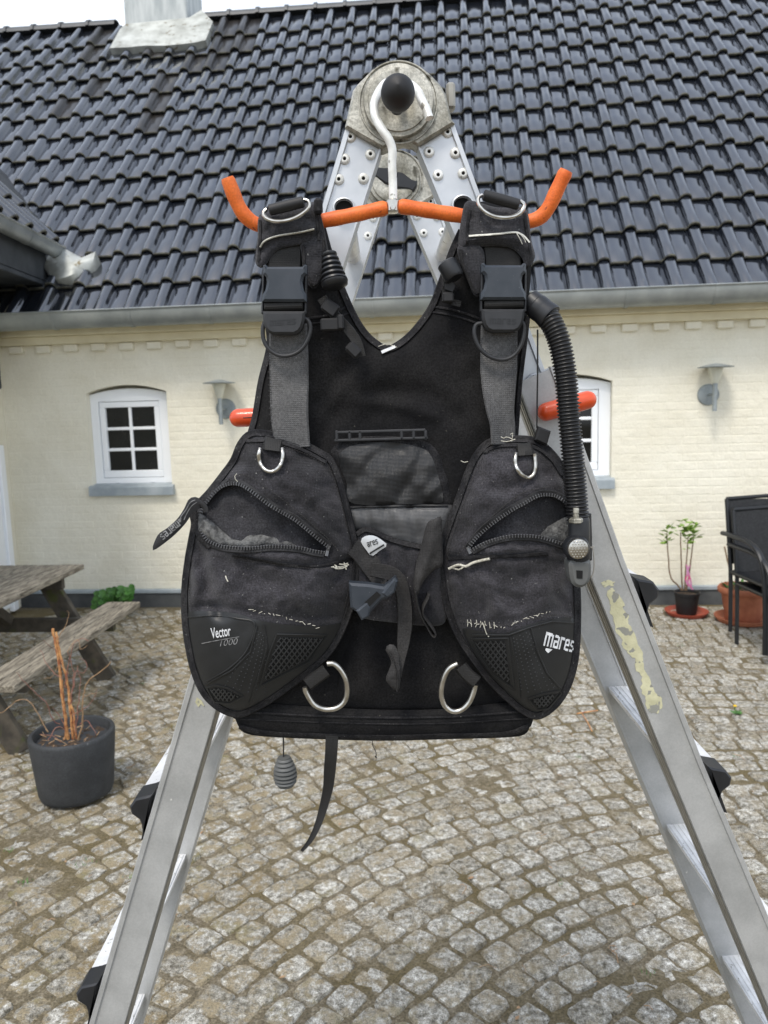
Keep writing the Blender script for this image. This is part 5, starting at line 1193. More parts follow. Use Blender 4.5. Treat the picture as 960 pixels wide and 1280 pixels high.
# moulded rubber corners
RL = [(233, 768), (262, 764), (296, 767), (318, 774), (350, 780), (395, 783), (428, 779), (431, 785), (420, 803), (403, 825), (370, 850), (340, 871), (318, 882), (298, 888), (276, 881), (258, 864), (246, 838), (238, 803)]
rl = sheet('rubber_corner', SLp, .004, mRubber, pkl, step=4, lift=.0028, outline=RL)
RR = [(578, 787), (600, 789), (630, 791), (660, 781), (690, 774), (719, 775), (719, 815), (712, 845), (702, 866), (688, 881), (672, 890), (656, 884), (638, 869), (614, 846), (595, 820)]
rr_ = sheet('rubber_corner', SRp, .004, mRubber, pkr, step=4, lift=.0028, outline=RR)
for S_, par, rims in ((SLp, rl, ([(234, 772), (270, 769), (296, 773), (318, 780), (309, 812), (287, 835), (258, 852)], [(346, 793), (409, 794.5), (387, 827), (325, 858.5), (337, 817), (346, 793)], [(258, 860), (270, 857), (284, 860), (304, 871), (287, 880), (268, 878), (258, 860)], [(330, 781), (334, 810), (322, 850), (312, 880)], [(256, 856), (290, 838), (313, 815), (321, 783)])),
                      (SRp, rr_, ([(718, 779), (690, 777), (664, 784), (636, 794), (590, 794)], [(589, 799), (635, 798), (643, 862), (615, 843), (600, 822), (589, 799)], [(660, 874), (678, 868), (700, 864), (702, 867), (686, 886), (672, 888), (660, 874)], [(638, 796), (646, 830), (650, 872)], [(664, 785), (672, 815), (684, 842), (702, 862)]))):
    mb = MB()
    for q in rims: mb.add(*band(q, S_, 2.4, .0018, .0030, step=3, smooth=len(q) > 5 and q[0] != q[-1]))
    mb.build('raised_rim', mRubber, par)
def grille(poly, S, par, p=5.2, ang=52):
    sheet('grille_recess', S, .002, mMesh, par, step=5, lift=.0031, outline=poly, smooth_out=False)
    q = np.array(poly, float); c = q.mean(0); mb = MB()
    for a in (radians(ang), radians(180-ang)):
        d = np.array([cos(a), sin(a)]); n = np.array([-d[1], d[0]])
        for k in range(-14, 15):
            o_ = c+n*k*p; t_ = np.linspace(-70, 70, 141); X = o_[0]+d[0]*t_; Yp = o_[1]+d[1]*t_; ok = inside(X, Yp, q)
            if ok.sum() > 2: i0, i1 = np.where(ok)[0][[0, -1]]; mb.add(*band([(X[i0], Yp[i0]), (X[i1], Yp[i1])], S, 1.5, .0014, .0036, smooth=False, step=6))
    mb.build('grille_bars', mRubDot, par, kind='stuff')
grille([(349, 797), (404, 798), (384, 824), (330, 852), (341, 818)], SLp, rl); grille([(262, 862), (271, 860), (283, 863), (299, 871), (286, 877), (269, 875)], SLp, rl, 4.2)
grille([(593, 802), (631, 801), (638, 856), (617, 840), (603, 820)], SRp, rr_); grille([(664, 875), (680, 870), (697, 867), (684, 883), (673, 885)], SRp, rr_, 4.2)
mb = MB()
for k in range(90):
    a = (k % 6)/5; b = (k//6)/14; x = 327+a*-2+(-42+a*40)*b*1.0-6*(1-a)+a*8; y = 790+b*72+a*3*(1-b)+(k % 2)*3
    if inside(np.array([x]), np.array([y]), RL)[0]: mb.add(*lathe([(.0010, .0008), (.0007, -.0003), (0, -.0006)], P(x, y, float(SLp(x, y)[0])-.0034), (0, 1, 0), 6, cap=False))
mb.build('rubber_dots', mRubDot, rl, kind='stuff')
mb = MB()
for k in range(90):
    a = (k % 6)/5; b = (k//6)/14; x = 642+a*20+b*(10+a*22); y = 798+b*64-a*8*(1-b)+(k % 2)*3
    mb.add(*lathe([(.0010, .0008), (.0007, -.0003), (0, -.0006)], P(x, y, float(SRp(x, y)[0])-.0034), (0, 1, 0), 6, cap=False))
mb.build('rubber_dots', mRubDot, rr_, kind='stuff')
# print
mb = MB(); mb.add(*lettering('Vector', 265, 798, 24.5, 13, radians(-9), SLp, .0034, .0008, .012, .12)); mb.build('lettering', mPrint, rl)
mb = MB(); mb.add(*lettering('1000', 275, 808, 23, 8, radians(-7), SLp, .0034, .0008, -.012, .35)); mb.build('lettering', mPrintG, rl)
mb = MB(); mb.add(*band([(252, 804.5), (275, 800), (299, 796)], SLp, .9, .0005, .0032)); mb.build('printed_line', mPrintG, rl)
mb = MB(); mb.add(*blocktext('mares', 679, 807, 38, 18, radians(13), SRp, .0040, .0008, .16))
mb.add(*pxprism([(679, 809.5), (690.5, 812), (685, 816.5)], float(SRp(685, 811)[0])-.0040, .0008, 0)); mb.build('logo', mPrint, rr_)
# strap tab and pull ribbon at the left pocket
TG = [(191, 688), (197, 669), (209, 660), (222, 648), (230, 636), (236, 624), (244, 621), (250, 624), (252, 632), (246, 638), (240, 641), (235, 650), (226, 661), (212, 674)]
STg = Surf(TG, .945, .003, 6, wr=.003, wrs=14, seed=51); tg = sheet('pull_ribbon', STg, .003, mTape, vest, step=3.5)
mb = MB(); mb.add(*blocktext('mares', 221, 650.5, 29, 8, radians(180-40), STg, .001, .0008)); mb.add(*pxprism([(226, 653), (222, 650), (226.5, 647)], .940, .0006, 0)); mb.build('lettering', mPrintG, tg)
mb = MB(); mb.add(*onpath([(223, 655), (226, 646), (232, 638), (238, 628), (244, 625)], STg, .002, .0005, 4)); mb.add(*onpath([(230, 650), (234, 641), (240, 632), (246, 628)], STg, .002, .0005, 4)); mb.build('ribbon_edge', mPrintG, tg)
mb = MB(); mb.add(*band([(249, 628), (256, 632), (258, 640)], .945, 7, .004, 0)); mb.build('zip_pull', mBlackMat, tg)

# ---- waist buckle and loose webbing in the middle
mb = MB(); mb.add(*pxprism([(436, 729), (462, 731), (480, 734), (490, 726), (494.5, 722), (497.5, 727), (494, 740), (487, 747), (478, 750), (474, 754), (463, 766), (461, 771), (452, 775), (446, 766), (438, 760)], .928, .016, .003)); wb = mb.build('waist_buckle', mBlueGrey, vest, sharp=30)
mb = MB(); mb.add(*pxprism([(456, 753), (471, 739.5), (476, 744), (462, 758)], .9265, .004, 0)); mb.build('buckle_slot', mMesh, wb)
mb = MB(); mb.add(*pxprism([(445, 764), (459, 753), (463, 760), (461, 771), (452, 776)], .925, .012, .002)); mb.add(*pxprism([(477, 742), (493, 722.5), (497, 727), (493.5, 741), (484, 748)], .925, .012, .002)); mb.build('buckle_prong', mBlueGrey, wb, sharp=30)
webbing('waist_webbing', [(441, 684), (452, 692), (463, 706), (471, 720), (479, 734)], [22, 26, 27, 22, 15], lambda x, y: .948+.012*np.sin((x-440)/14), mWebD, vest)
webbing('waist_webbing', [(464, 712), (476, 714), (490, 718), (500, 728), (505, 748), (506.5, 775), (504, 805), (500, 832), (497, 852), (496, 861)], [17, 19, 19, 18, 19, 19, 16, 11, 8, 5], lambda x, y: .946+.010*np.sin((y-700)/60), mWebD, vest)
SW = Surf([(483, 808), (490, 805), (496, 811), (499, 826), (500, 845), (499, 862), (494, 863), (487, 857), (482, 849), (486, 838), (489, 828), (485, 818), (482, 813)], .940, .004, 5, wr=.003, wrs=10, seed=61); sheet('webbing_end_loop', SW, .012, mWebD, vest, step=3)
def edgeweb(name, path, depth, Y, m, par, r=.0014):
    p = spline(path, step=3); mb = MB(); mb.add(*tube(PA(p[:, 0], p[:, 1], np.full(len(p), Y+depth/2)), r, 12, sy=depth/2/r, upv=(0, 1, 0))); mb.build(name, m, par)
edgeweb('webbing_edge', [(486, 812), (488, 816), (493, 826), (496, 838), (497.5, 850), (496, 861)], .022, .935, mWebD, vest)
SW2 = Surf([(534, 654), (543, 649), (552, 647), (553, 680), (553, 706), (543, 712), (533, 722), (526, 733), (522, 745), (518, 742), (517, 724), (521, 702), (527, 680)], .950, .006, 9, wr=.003, wrs=16, seed=62, creases=[([(545, 650), (535, 690), (522, 735)], 8, -.004)])
sheet('waist_webbing', SW2, .004, mWebD, vest, step=3.5)
edgeweb('webbing_edge', [(519, 738), (522, 755), (527, 770), (534, 783), (540, 793), (544, 793), (542, 787), (535, 777), (529, 768), (529, 758), (534, 748), (536, 742)], .024, .940, mWebD, vest)
webbing('hanging_strap', [(415, 920), (414, 940), (412, 965), (410, 985), (404, 1010), (397, 1032), (388, 1050), (377, 1064)], [16, 15.5, 15, 13, 11, 9, 7, 4], lambda x, y: .985+.006*np.sin(y/22), mWebB, vest, .003)
# hanging ribbed toggle
mb = MB(); mb.add(*tube([P(354, 918, .985), P(354.5, 932, .985), P(354.5, 948, .985)], .0010, 6)); mb.build('toggle_cord', mBlackMat, vest)
pr = [(.004, 0), (.0085, .0005)]; L_ = .0415
for k in range(7):
    z = L_*(k+.3)/8; r = .0085+.0068*sin(pi*min(1, (k+.6)/8.2)*.86); pr += [(r*.82, z), (r*1.03, z+.0012), (r*1.05, z+.0032), (r*.84, z+.0042)]
pr += [(.0125, L_*.93), (.0105, L_), (0, L_)]
mb = MB(); mb.add(*lathe(pr, P(355, 946, .985), (.02, 0, -1), 28)); tgl = mb.build('toggle', mGreyPl, vest, sharp=60)
mb = MB()
for k in range(7):
    z = L_*(k+.3)/8+.0046; r = (.0085+.0068*sin(pi*min(1, (k+.6)/8.2)*.86))*.90; mb.add(*lathe([(r*.9, z-.001), (r, z-.0004), (r, z+.0004), (r*.9, z+.0008)], P(355, 946, .985), (.02, 0, -1), 24, cap=False))
mb.build('toggle_groove', mMesh, tgl, kind='stuff')
mb = MB(); mb.add(*onpath([(465, 922), (466, 932), (470, 940), (470, 947)], .985, 0, .0005, 4)); mb.add(*onpath([(469, 945), (471, 948), (470, 946)], .985, 0, .0010, 4)); mb.build('loose_thread', mBlackMat, vest)

# ---- inflator hose
hp_ = [(672, 382, .965), (682, 392, .957), (690, 405, .95), (698, 424, .945), (704, 450, .942), (708, 480, .94), (711, 520, .938), (715, 560, .936), (718.5, 600, .934), (721, 630, .933), (722.5, 652, .932)]
p = spline(np.array([P(*q) for q in hp_]), step=.00065); n = len(p); s = np.arange(n)*.00065
r = .0128+.0012*np.clip(np.sin(s*2*pi/.0043)*1.8, -1, 1); mb = MB(); mb.add(*tube(p, r, 20)); hose = mb.build('corrugated_hose', mHose, vest, sharp=80)
c0, c1 = np.array(P(660, 374, .968)), np.array(P(688, 397, .952)); d = c1-c0
mb = MB(); mb.add(*tube([c0, c0+d*.08, c0+d*.35, c0+d*.38, c0+d*.62, c0+d*.65, c0+d*.95, c1], [.010, .0145, .0145, .0155, .0155, .0150, .0165, .0155], 22)); mb.build('hose_elbow', mBlackPl, hose, sharp=40)
mb = MB(); mb.add(*onpath([(672, 412), (672, 460), (671.5, 500), (671, 535)], .965, 0, .0011, 6)); mb.build('pull_cord', mBlackMat, hose)
mb = MB(); mb.add(*pxprism([(674, 533), (689, 539), (684, 557), (669, 550)], .955, .012, .002)); mb.build('cord_stop', mBlackMat, hose)
SN = .928
mb = MB(); A = np.array(P(724, 646, SN)); B = np.array(P(723, 702, SN)); D = B-A; mb.add(*tube([A, A+D*.1, A+D*.5, A+D*.9, B], [.0115, .0128, .0135, .0145, .013], 20))
A2 = np.array(P(733, 642, SN+.008)); B2_ = np.array(P(734, 700, SN+.008)); mb.add(*tube([A2, (A2+B2_)/2, B2_], [.006, .0065, .006], 12)); inf = mb.build('inflator_body', mBlackPl, vest, sharp=50)
mb = MB(); mb.add(*lathe([(0, 0), (.0033, 0), (.0036, .001), (.0036, .006), (.0030, .0065), (.0030, .008), (.0036, .0085), (.0036, .012), (0, .012)], P(720, 635, SN-.012), (0, 0, -1), 16)); mb.add(*lathe([(0, 0), (.007, .0), (.0085, .0015), (.0085, .005), (.007, .006), (0, .006)], P(720, 647.5, SN-.012), (0, 0, -1), 6)); mb.build('hose_coupling', mCast, inf, sharp=30)
bc = np.array(P(722.5, 686, SN-.018))
mb = MB(); mb.add(*lathe([(0, -.001), (.0135, -.001), (.0155, .002), (.0155, .012)], bc+np.array([0, .003, 0]), (0, 1, 0), 30)); mb.build('button_collar', mBlackPl, inf, sharp=40)
mb = MB(); mb.add(*lathe([(0, -.0035), (.009, -.0032), (.012, -.002), (.0128, .001)], bc, (0, 1, 0), 30, cap=False)); bt = mb.build('inflate_button', mSteel, inf, sharp=50)
mb = MB()
for i_ in range(-3, 4):
    for j_ in range(-3, 4):
        x, z = (i_+(j_ % 2)*.5)*.0036, j_*.0031
        if x*x+z*z < .0108**2: mb.add(*lathe([(.0009, .0006), (.0008, -.0006), (0, -.0008)], bc+np.array([x, -.0033, z]), (0, 1, 0), 6, cap=False))
mb.build('button_studs', mSteel, bt, kind='stuff')
mp = [(714, 702), (736, 700), (739.5, 706), (739, 722), (735, 731), (728, 735), (720, 734), (715, 728), (712.5, 716)]
mb = MB(); mb.add(*pxprism([tuple(q) for q in spline(mp, step=3, closed=True)], SN-.014, .026, .004)); mpc = mb.build('mouthpiece', mGreyPl, inf, sharp=40)
mb = MB(); mb.add(*pxprism([(720.5, 713), (728.5, 713.5), (728, 723.5), (721, 723)], SN-.0148, .003, 0)); mb.build('mouth_opening', mMesh, mpc)
mb = MB(); mb.add(*onpath([(738, 684), (741, 686), (742.5, 700), (742, 714), (739, 722)], SN, 0, .0006, 5)); mb.add(*onpath([(737, 684), (743, 683)], SN, 0, .0008, 5)); mb.build('spring_wire', mSteel, inf)

# ================================================================== PICNIC TABLE
TO = np.array([-2.36, 4.12]); tl_ax = np.array([.068, .9977]); tw_ax = np.array([.9977, -.068])
def TP(a, b, z): q = TO+tl_ax*a+tw_ax*b; return (q[0], q[1], z)   # a along, b across (towards the right)
axt = ((*tl_ax, 0), (*tw_ax, 0), (0, 0, 1))
table = thing('picnic_table', TP(0, 0, 0), 'weathered grey wooden picnic table with attached benches at the left edge', 'picnic table')
for k in range(5):
    b = -.305+.1525*k; mb = MB(); mb.add(*cbox(TP(random.uniform(-.004, .004), b, .684+random.uniform(-.001, .001)), 1.50, .147, .034, axt, .004)); mb.build('plank', mWood, table)
for s in (-1, 1):
    for k in range(2):
        mb = MB(); mb.add(*cbox(TP(.0+random.uniform(-.004, .004), s*(.565+.112*k), .434), 1.50, .106, .034, axt, .004)); mb.build('plank', mWood, table)
for a in (-.50, .52):
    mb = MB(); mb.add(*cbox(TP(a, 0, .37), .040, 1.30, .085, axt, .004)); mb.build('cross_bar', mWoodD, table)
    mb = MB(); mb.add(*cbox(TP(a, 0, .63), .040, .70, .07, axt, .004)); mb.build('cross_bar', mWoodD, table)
    for s in (-1, 1):
        t0_, t1_ = np.array(TP(a+.045, s*.21, .655)), np.array(TP(a+.045, s*.56, 0)); d = nrm(t1_-t0_); L_ = np.linalg.norm(t1_-t0_)
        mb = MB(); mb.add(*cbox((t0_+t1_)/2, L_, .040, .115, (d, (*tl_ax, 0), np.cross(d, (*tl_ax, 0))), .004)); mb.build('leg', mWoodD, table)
    t0_, t1_ = np.array(TP(a*.9, -.0, .60)), np.array(TP(a*.35, -.0, .655))
for s in (-1, 1):
    t0_, t1_ = np.array(TP(s*.50, 0, .40)), np.array(TP(s*.16, 0, .66)); d = nrm(t1_-t0_)
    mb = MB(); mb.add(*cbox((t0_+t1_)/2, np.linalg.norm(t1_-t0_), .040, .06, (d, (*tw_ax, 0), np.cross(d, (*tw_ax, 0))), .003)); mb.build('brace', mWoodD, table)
# ================================================================== PLANTER AND BARE SHRUB
pc = np.array([-1.385, 3.19, 0.])
pl = MB(); pl.add(*lathe([(.0, 0.004), (.135, .004), (.150, .012), (.156, .03), (.172, .20), (.178, .275), (.176, .287), (.170, .291), (.160, .289), (.156, .280), (.152, .25), (.0, .25)], pc, (0, 0, 1), 48))
pl = pl.build('planter', mPlanter, None, sharp=50); tag(pl, 'round charcoal planter on the cobbles beside the picnic bench', 'planter')
v, f = [], []
mb = MB(); R = 15; gp = []
for i in range(R):
    for k in range(24):
        r = .151*i/(R-1); a = 2*pi*k/24; gp.append((pc[0]+r*cos(a), pc[1]+r*sin(a), .246+.010*mnoise.noise(Vector((r*cos(a)*25, r*sin(a)*25, 3)))+.006*random.random()))
mb.add(gp, [(i*24+k, i*24+(k+1) % 24, (i+1)*24+(k+1) % 24, (i+1)*24+k) for i in range(R-1) for k in range(24)]); so_ = mb.build('soil', mSoil, pl)
shrub = thing('bare_shrub', (pc[0], pc[1], .25), 'leafless cut shrub with orange stalks and reddish twigs growing in the charcoal planter', 'shrub')
def jitter(path, amp, step, seed=0):
    p = spline(np.array(path, float), step=step); n = len(p)
    o = np.array([[mnoise.noise(Vector((i*.45, seed*3.1, 7.*k))) for k in range(3)] for i in range(n)])*amp; o[0] = 0; return p+o
YS = 3.19
def stalk(pts, r0, r1, m, name, amp=.004, Y=YS, dy=0):
    q = jitter([P(x, y, Y+dy*i/(len(pts)-1)) for i, (x, y) in enumerate(pts)], amp, .014, random.random()*50); n = len(q)
    r = np.linspace(r0, r1, n)*(1+.13*np.sin(np.arange(n)*1.9)); mb = MB(); mb.add(*tube(q, r, 8)); return mb.build(name, m, shrub)
for pts, r0, r1 in (([(86, 936), (82, 900), (77, 862), (74, 830), (66, 786)], .0075, .0060), ([(92, 932), (88, 890), (84, 852), (76, 820), (70, 790)], .0065, .0045), ([(80, 930), (83, 905), (79, 870), (78, 850)], .005, .003), ([(96, 930), (93, 900), (87, 870), (82, 838)], .0055, .003)):
    stalk(pts, r0, r1, mStalkO, 'stalk')
tw = [([(98, 925), (104, 895), (103, 870), (112, 850), (128, 838), (139, 827)], .003), ([(90, 895), (110, 882), (118, 872), (121, 862)], .0016), ([(82, 860), (86, 830), (90, 810), (96, 800), (104, 798), (110, 802)], .0018), ([(70, 800), (78, 790), (86, 772), (84, 764)], .0016), ([(78, 850), (64, 838), (57, 828), (50, 812)], .0013),
      ([(75, 905), (66, 900), (58, 880), (36, 858), (20, 840)], .0016), ([(60, 915), (40, 880), (22, 876), (0, 892), (-12, 886)], .0020), ([(88, 880), (92, 850), (90, 830), (84, 815)], .0022), ([(92, 860), (96, 838), (104, 842), (108, 830), (100, 822)], .0014), ([(86, 842), (74, 832), (66, 845), (54, 848)], .0012), ([(100, 905), (108, 900), (114, 906), (120, 918)], .0016), ([(95, 915), (98, 880), (100, 850), (96, 832)], .0020), ([(84, 815), (96, 800), (101, 812), (110, 806)], .0012), ([(70, 812), (60, 806), (55, 800)], .0010), ([(80, 905), (72, 892), (66, 885)], .0018), ([(103, 872), (112, 868), (122, 866)], .0014), ([(60, 925), (70, 910), (80, 912), (86, 926)], .0018), ([(76, 928), (66, 920), (50, 918)], .0014)]
for k, (pts, r0) in enumerate(tw): stalk(pts, r0*1.35, r0*.6, mTwig if k % 3 else mTwigP, 'twig', .006, YS-.03, random.uniform(-.12, .10))
mb = MB()
for k in range(26):
    a = random.uniform(0, 2*pi); r = random.uniform(0, .13); x, y = pc[0]+r*cos(a), pc[1]+r*sin(a); b = random.uniform(0, pi); l = random.uniform(.01, .04)
    mb.add(*tube([(x, y, .262), (x+l*cos(b), y+l*sin(b), .266+random.uniform(-.004, .008))], random.uniform(.001, .003), 5))
mb.build('bark_mulch', mTwigP, so_, kind='stuff')
# ================================================================== POTS BY THE WALL
c = np.array([2.30, 5.735, 0])
mb = MB(); mb.add(*lathe([(0, .006), (.125, .006), (.140, .012), (.158, .034), (.161, .034), (.161, .030), (.140, .002), (0, .002)], c, (0, 0, 1), 40)); tag(mb.build('saucer', mSaucer, None, sharp=40), 'wide red brown plastic saucer under the small black pot', 'saucer')
mb = MB(); mb.add(*lathe([(0, .009), (.070, .009), (.074, .02), (.088, .155), (.094, .157), (.096, .178), (.090, .180), (.087, .172), (.084, .155), (0, .155)], c, (0, 0, 1), 32)); bp2 = mb.build('plant_pot', mBlackMat, None, sharp=40); tag(bp2, 'small black plastic plant pot standing in a wide red brown saucer', 'plant pot')
mb = MB(); mb.add(*lathe([(.084, 0), (.05, .006), (0, .008)], c+np.array([0, 0, .157]), (0, 0, 1), 20, cap=False)); mb.build('soil', mSoil, bp2)
seed = thing('seedling_shrub', c+np.array([0, 0, .16]), 'four thin bare stems topped with fresh green leaf tufts in the small black pot', 'young plant')
def leaf(p, d, l, w, m_, mbk):
    d = nrm(d); s = nrm(np.cross(d, (random.gauss(0, .3), random.gauss(0, .3), 1))); u = np.cross(s, d); p = np.array(p)
    v = [p, p+d*l*.35+s*w*.5+u*w*.12, p+d*l*.7+s*w*.36, p+d*l-u*w*.15, p+d*l*.7-s*w*.36, p+d*l*.35-s*w*.5+u*w*.12, p+d*l*.45-u*w*.12]
    mbk.add(v, [(0, 1, 6), (1, 2, 6), (2, 3, 6), (3, 4, 6), (4, 5, 6), (5, 0, 6)])
for pts, tip in (([(852, 738), (846, 731), (839, 723), (836, 705), (834.5, 675), (834, 668)], (834, 664)), ([(853, 738), (852, 715), (851, 690), (851, 665)], (852, 656)), ([(856, 738), (857, 715), (859, 690), (860, 672)], (860, 664)), ([(858, 738), (862, 712), (865, 690), (867, 668)], (868, 660))):
    q = jitter([P(x, y, 5.72) for x, y in pts], .006, .03, tip[0]); mb = MB(); mb.add(*tube(q, np.linspace(.0065, .004, len(q)), 7)); mb.build('stem', mStem, seed)
    for k in range(26):
        base = np.array(P(tip[0]+random.gauss(0, 2.8), tip[1]+random.uniform(-7, 16), 5.72+random.gauss(0, .015))); a = random.uniform(0, 2*pi)
        mb = MB(); leaf(base, (cos(a), sin(a)*.7, random.uniform(.0, 1.0)), random.uniform(.035, .07), random.uniform(.022, .034), mLeaf, mb); mb.build('leaf', mLeaf, seed, smooth=False)
for k in range(9):
    base = np.array(P(random.uniform(850, 866), random.uniform(676, 690), 5.72)); a = random.uniform(0, 2*pi); mb = MB(); leaf(base, (cos(a), sin(a), .4), .028, .016, mLeaf, mb); mb.build('leaf', mLeaf, seed, smooth=False)
mb = MB()
for pts in ([(858, 706), (860, 716), (857, 724), (861, 733)], [(862, 707), (859, 716), (863, 724), (864, 735)], [(859, 712), (862, 720), (860, 728), (866, 737)]):
    q = spline(np.array([P(x, y, 5.70) for x, y in pts]), step=.012); mb.add(*tube(q, .007, 6, sy=.3))
rb = mb.build('plant_ribbon', mRibbon, None, sharp=60); rb['label'] = 'pink and purple ribbon tied round the stems in the small black pot'; rb['category'] = 'ribbon'
c = np.array([2.63, 5.52, 0])
mb = MB(); mb.add(*lathe([(0, .006), (.155, .006), (.17, .012), (.192, .040), (.197, .040), (.197, .034), (.172, .002), (0, .002)], c, (0, 0, 1), 40)); tag(mb.build('saucer', mTerra, None, sharp=40), 'terracotta saucer under the large pot behind the stacked chairs', 'saucer')
mb = MB(); mb.add(*lathe([(0, .009), (.115, .009), (.120, .02), (.150, .20), (.153, .215), (.170, .218), (.178, .228), (.178, .250), (.170, .262), (.158, .264), (.150, .250), (.145, .22), (0, .22)], c, (0, 0, 1), 40)); tp2 = mb.build('terracotta_pot', mTerra, None, sharp=40); tag(tp2, 'large rimmed terracotta pot behind the legs of the stacked chairs', 'plant pot')
mb = MB(); mb.add(*lathe([(.147, 0), (.08, .010), (0, .012)], c+np.array([0, 0, .222]), (0, 0, 1), 20, cap=False)); mb.build('soil', mSoil, tp2)
sp_ = thing('potted_herb', c+np.array([0, 0, .23]), 'low green sprouts and a thin cane in the large terracotta pot', 'plant')
q0_, q1_ = P(905.5, 683, 5.45), P(919, 745, 5.50); mb = MB(); mb.add(*tube([q0_, q1_], .005, 7)); mb.build('cane', mTwigP, sp_)
for k in range(30):
    a = random.uniform(0, 2*pi); r = random.uniform(.02, .12); base = c+np.array([r*cos(a), r*sin(a), .235+random.uniform(0, .05)]); mb = MB(); leaf(base, (cos(a), sin(a), 1.0), random.uniform(.03, .06), .024, mLeafG, mb); mb.build('leaf', mLeafG, sp_, smooth=False)
# leafy clump at the foot of the wall
cl_ = thing('wall_plant', P(142, 757, 6.2), 'round leaved green plant growing at the foot of the wall behind the bench', 'plant')
cl_.location.z = 0; WORLD[cl_][2] = 0
for k in range(44):
    x = random.choice([118, 124, 130, 137, 141, 148, 154, 160, 166])+random.gauss(0, 3); top = 741-9*math.exp(-((x-141)/9)**2)-6*math.exp(-((x-162)/8)**2)+3*math.exp(-((x-116)/6)**2)*2
    y = random.uniform(top, 757); Y = 6.16+random.uniform(-.10, .06); p_ = np.array(P(x, y, Y)); R = random.uniform(.026, .046); nn = nrm(np.array([random.gauss(0, .35), -1+random.gauss(0, .3), .75+random.gauss(0, .3)])); a = nrm(np.cross(nn, (0, 0, 1))); b = np.cross(nn, a)
    v = [p_+nn*(-.006)]; m_ = 12
    for i in range(m_): w = 2*pi*i/m_; rr_2 = R*(1+.10*cos(5*w))*(.35 if i == 0 else 1); v.append(p_+rr_2*(cos(w)*a+sin(w)*b)+nn*.004*cos(2*w))
    mb = MB(); mb.add(v, [(0, 1+i, 1+(i+1) % m_) for i in range(m_)]); mb.build('leaf', mLeafG, cl_)
    if k % 3 == 0: mb = MB(); mb.add(*tube([p_, (p_[0]*.5+P(142, 757, 6.2)[0]*.5, p_[1], .01)], .003, 5)); mb.build('stem', mLeafG, cl_)
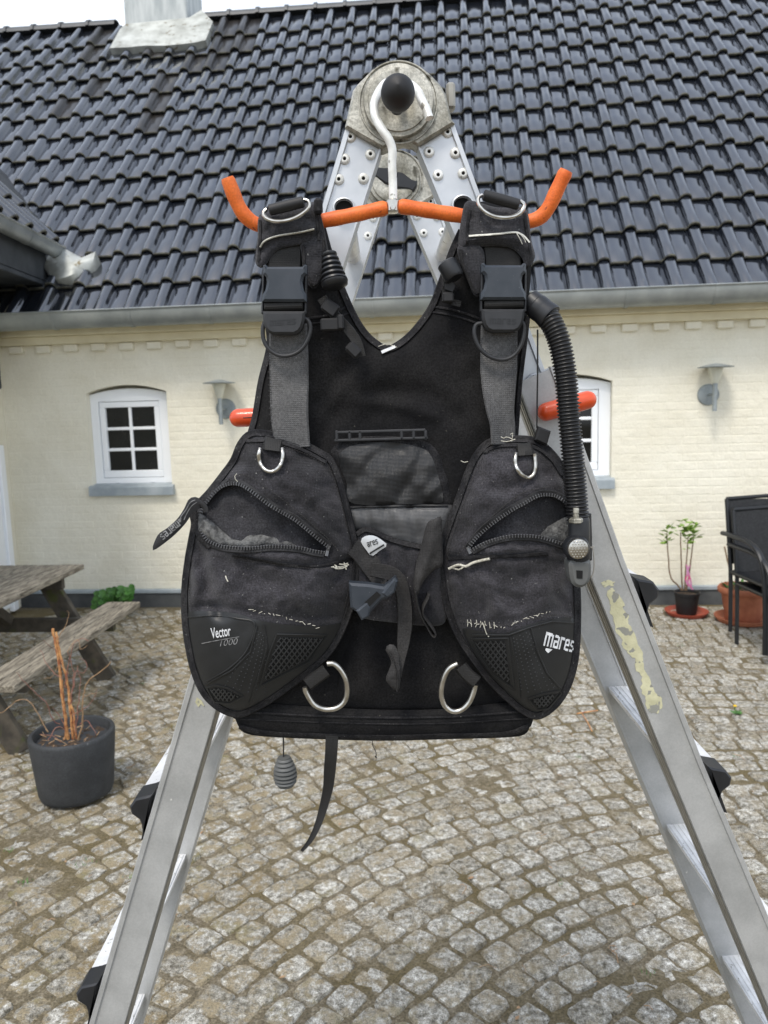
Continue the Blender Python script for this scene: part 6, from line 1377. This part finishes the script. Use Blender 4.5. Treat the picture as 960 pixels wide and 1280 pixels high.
# ================================================================== STACKED CHAIRS
def woven(o, u, v, nu, nv, amp, thick):
    """wicker: over-under strands as real relief"""
    o, u, v = (np.array(q, float) for q in (o, u, v)); n = nrm(np.cross(u, v)); V = []; f = []
    for j in range(nv*2+1):
        for i in range(nu*2+1):
            h = amp*(sin(pi*i/2*1.0+pi/4)*1.0 if False else (1 if (i+j) % 2 == 0 else -1)*(1 if (i % 2 == j % 2) else .3)); V.append(o+u*i/(nu*2)+v*j/(nv*2)+n*h)
    m_ = nu*2+1
    for j in range(nv*2):
        for i in range(nu*2): f.append((j*m_+i, j*m_+i+1, (j+1)*m_+i+1, (j+1)*m_+i))
    k = len(V); bk = [o-n*thick, o+u-n*thick, o+u+v-n*thick, o+v-n*thick]; V += bk; f.append((k+3, k+2, k+1, k)); return V, f
def chair(dx, dy, dz, lab):
    bx, by = 2.345+dx, 5.02+dy; W_ = .54
    root = thing('wicker_chair', (bx+W_/2, by-.26, max(0, dz)), lab, 'chair', 'stacked wicker chairs')
    zt_ = .895+dz
    for s, x in ((0, bx), (1, bx+W_)):
        o_ = -.02 if s == 0 else .02
        mb = MB(); mb.add(*tube([(x, by-.03, .0+dz), (x, by-.015, .30+dz), (x-o_*.0, by, .45+dz), (x, by+.055, .72+dz), (x, by+.09, zt_)], .0135, 10)); mb.build('leg', mChairM, root)
        fx = x+(.0 if s else -.0)
        mb = MB(); mb.add(*tube(spline(np.array([(x+o_*1.9, by+.045, .668+dz), (x+o_*1.9, by-.10, .672+dz), (x+o_*1.7, by-.30, .668+dz), (x+o_*1.5, by-.42, .635+dz), (x+o_*1.2, by-.485, .56+dz), (x+o_*.9, by-.51, .45+dz), (x+o_*.6, by-.525, .25+dz), (x+o_*.4, by-.53, .0+dz)]), step=.02), .0155, 10, sy=1.3)); mb.build('arm', mChairM, root)
        mb = MB(); mb.add(*tube([(x, by-.515, .42+dz), (x, by-.01, .41+dz)], .012, 8)); mb.build('seat_rail', mChairM, root)
    mb = MB(); mb.add(*tube([(bx, by+.09, zt_), (bx+W_/2, by+.10, zt_+.012), (bx+W_, by+.09, zt_)], .014, 10)); mb.build('top_rail', mChairM, root)
    mb = MB(); mb.add(*woven((bx, by+.012, .46+dz), (W_, 0, 0), (0, .078, .43), 19, 17, .006, .02)); mb.build('backrest', mWicker, root, smooth=True, sharp=180)
    mb = MB(); mb.add(*woven((bx, by-.52, .430+dz), (W_, 0, 0), (0, .52, -.012), 19, 17, .006, .025)); mb.build('seat', mWicker, root, smooth=True, sharp=180)
    mb = MB(); mb.add(*tube([(bx, by-.52, .43+dz), (bx+W_, by-.52, .43+dz)], .015, 10)); mb.build('front_rail', mChairM, root)
chair(0, 0, 0, 'lower black wicker armchair of the stack at the right edge'); chair(-.012, .075, .065, 'upper black wicker armchair of the stack, its back farther behind')
# ================================================================== SMALL THINGS ON THE COBBLES
def ontwig(pts, r, lab):
    q = [Pz(x, y, .010+.004*(i % 2)) for i, (x, y) in enumerate(pts)]; mb = MB(); mb.add(*tube(spline(np.array(q), step=.02), r, 7)); o = mb.build('fallen_twig', mStalkO, None); tag(o, lab, 'twig')
ontwig([(721, 892), (733, 890), (747, 888)], .0035, 'dry orange twig lying level on the cobbles right of the vest'); ontwig([(728, 893), (734, 902), (740, 914)], .003, 'dry twig lying slanted towards the camera beside the level twig')
dl = thing('dandelion', Pz(920, 892, 0), 'small green dandelion with one yellow flower in the cobble joints', 'flower')
for k in range(12):
    a = 2*pi*k/12; base = np.array(Pz(921, 892, .006)); mb = MB(); leaf(base, (cos(a), sin(a), .35), random.uniform(.025, .045), .014, mLeafG, mb); mb.build('leaf', mLeafG, dl, smooth=False)
mYel = mat('dandelion_yellow', lin((232, 190, 30)), rough=.8)
pz = np.array(Pz(918.5, 890, .0)); mb = MB(); mb.add(*tube([pz, pz+np.array([0, 0, .03])], .002, 5)); mb.build('stem', mLeafG, dl); mb = MB(); mb.add(*lathe([(0, 0), (.009, .003), (.008, .007), (0, .008)], pz+np.array([0, 0, .03]), (0, 0, 1), 12)); mb.build('flower_head', mYel, dl)
leafy = MB()
for k in range(60):
    x, y = random.uniform(-2.8, 3.4), random.uniform(1.8, 5.8); a = random.uniform(0, 2*pi); leaf((x, y, .006), (cos(a), sin(a), .15), random.uniform(.012, .03), .010, mTwigP, leafy)
leafy.build('dry_leaf_litter', mTwigP, gr, kind='stuff', smooth=False)
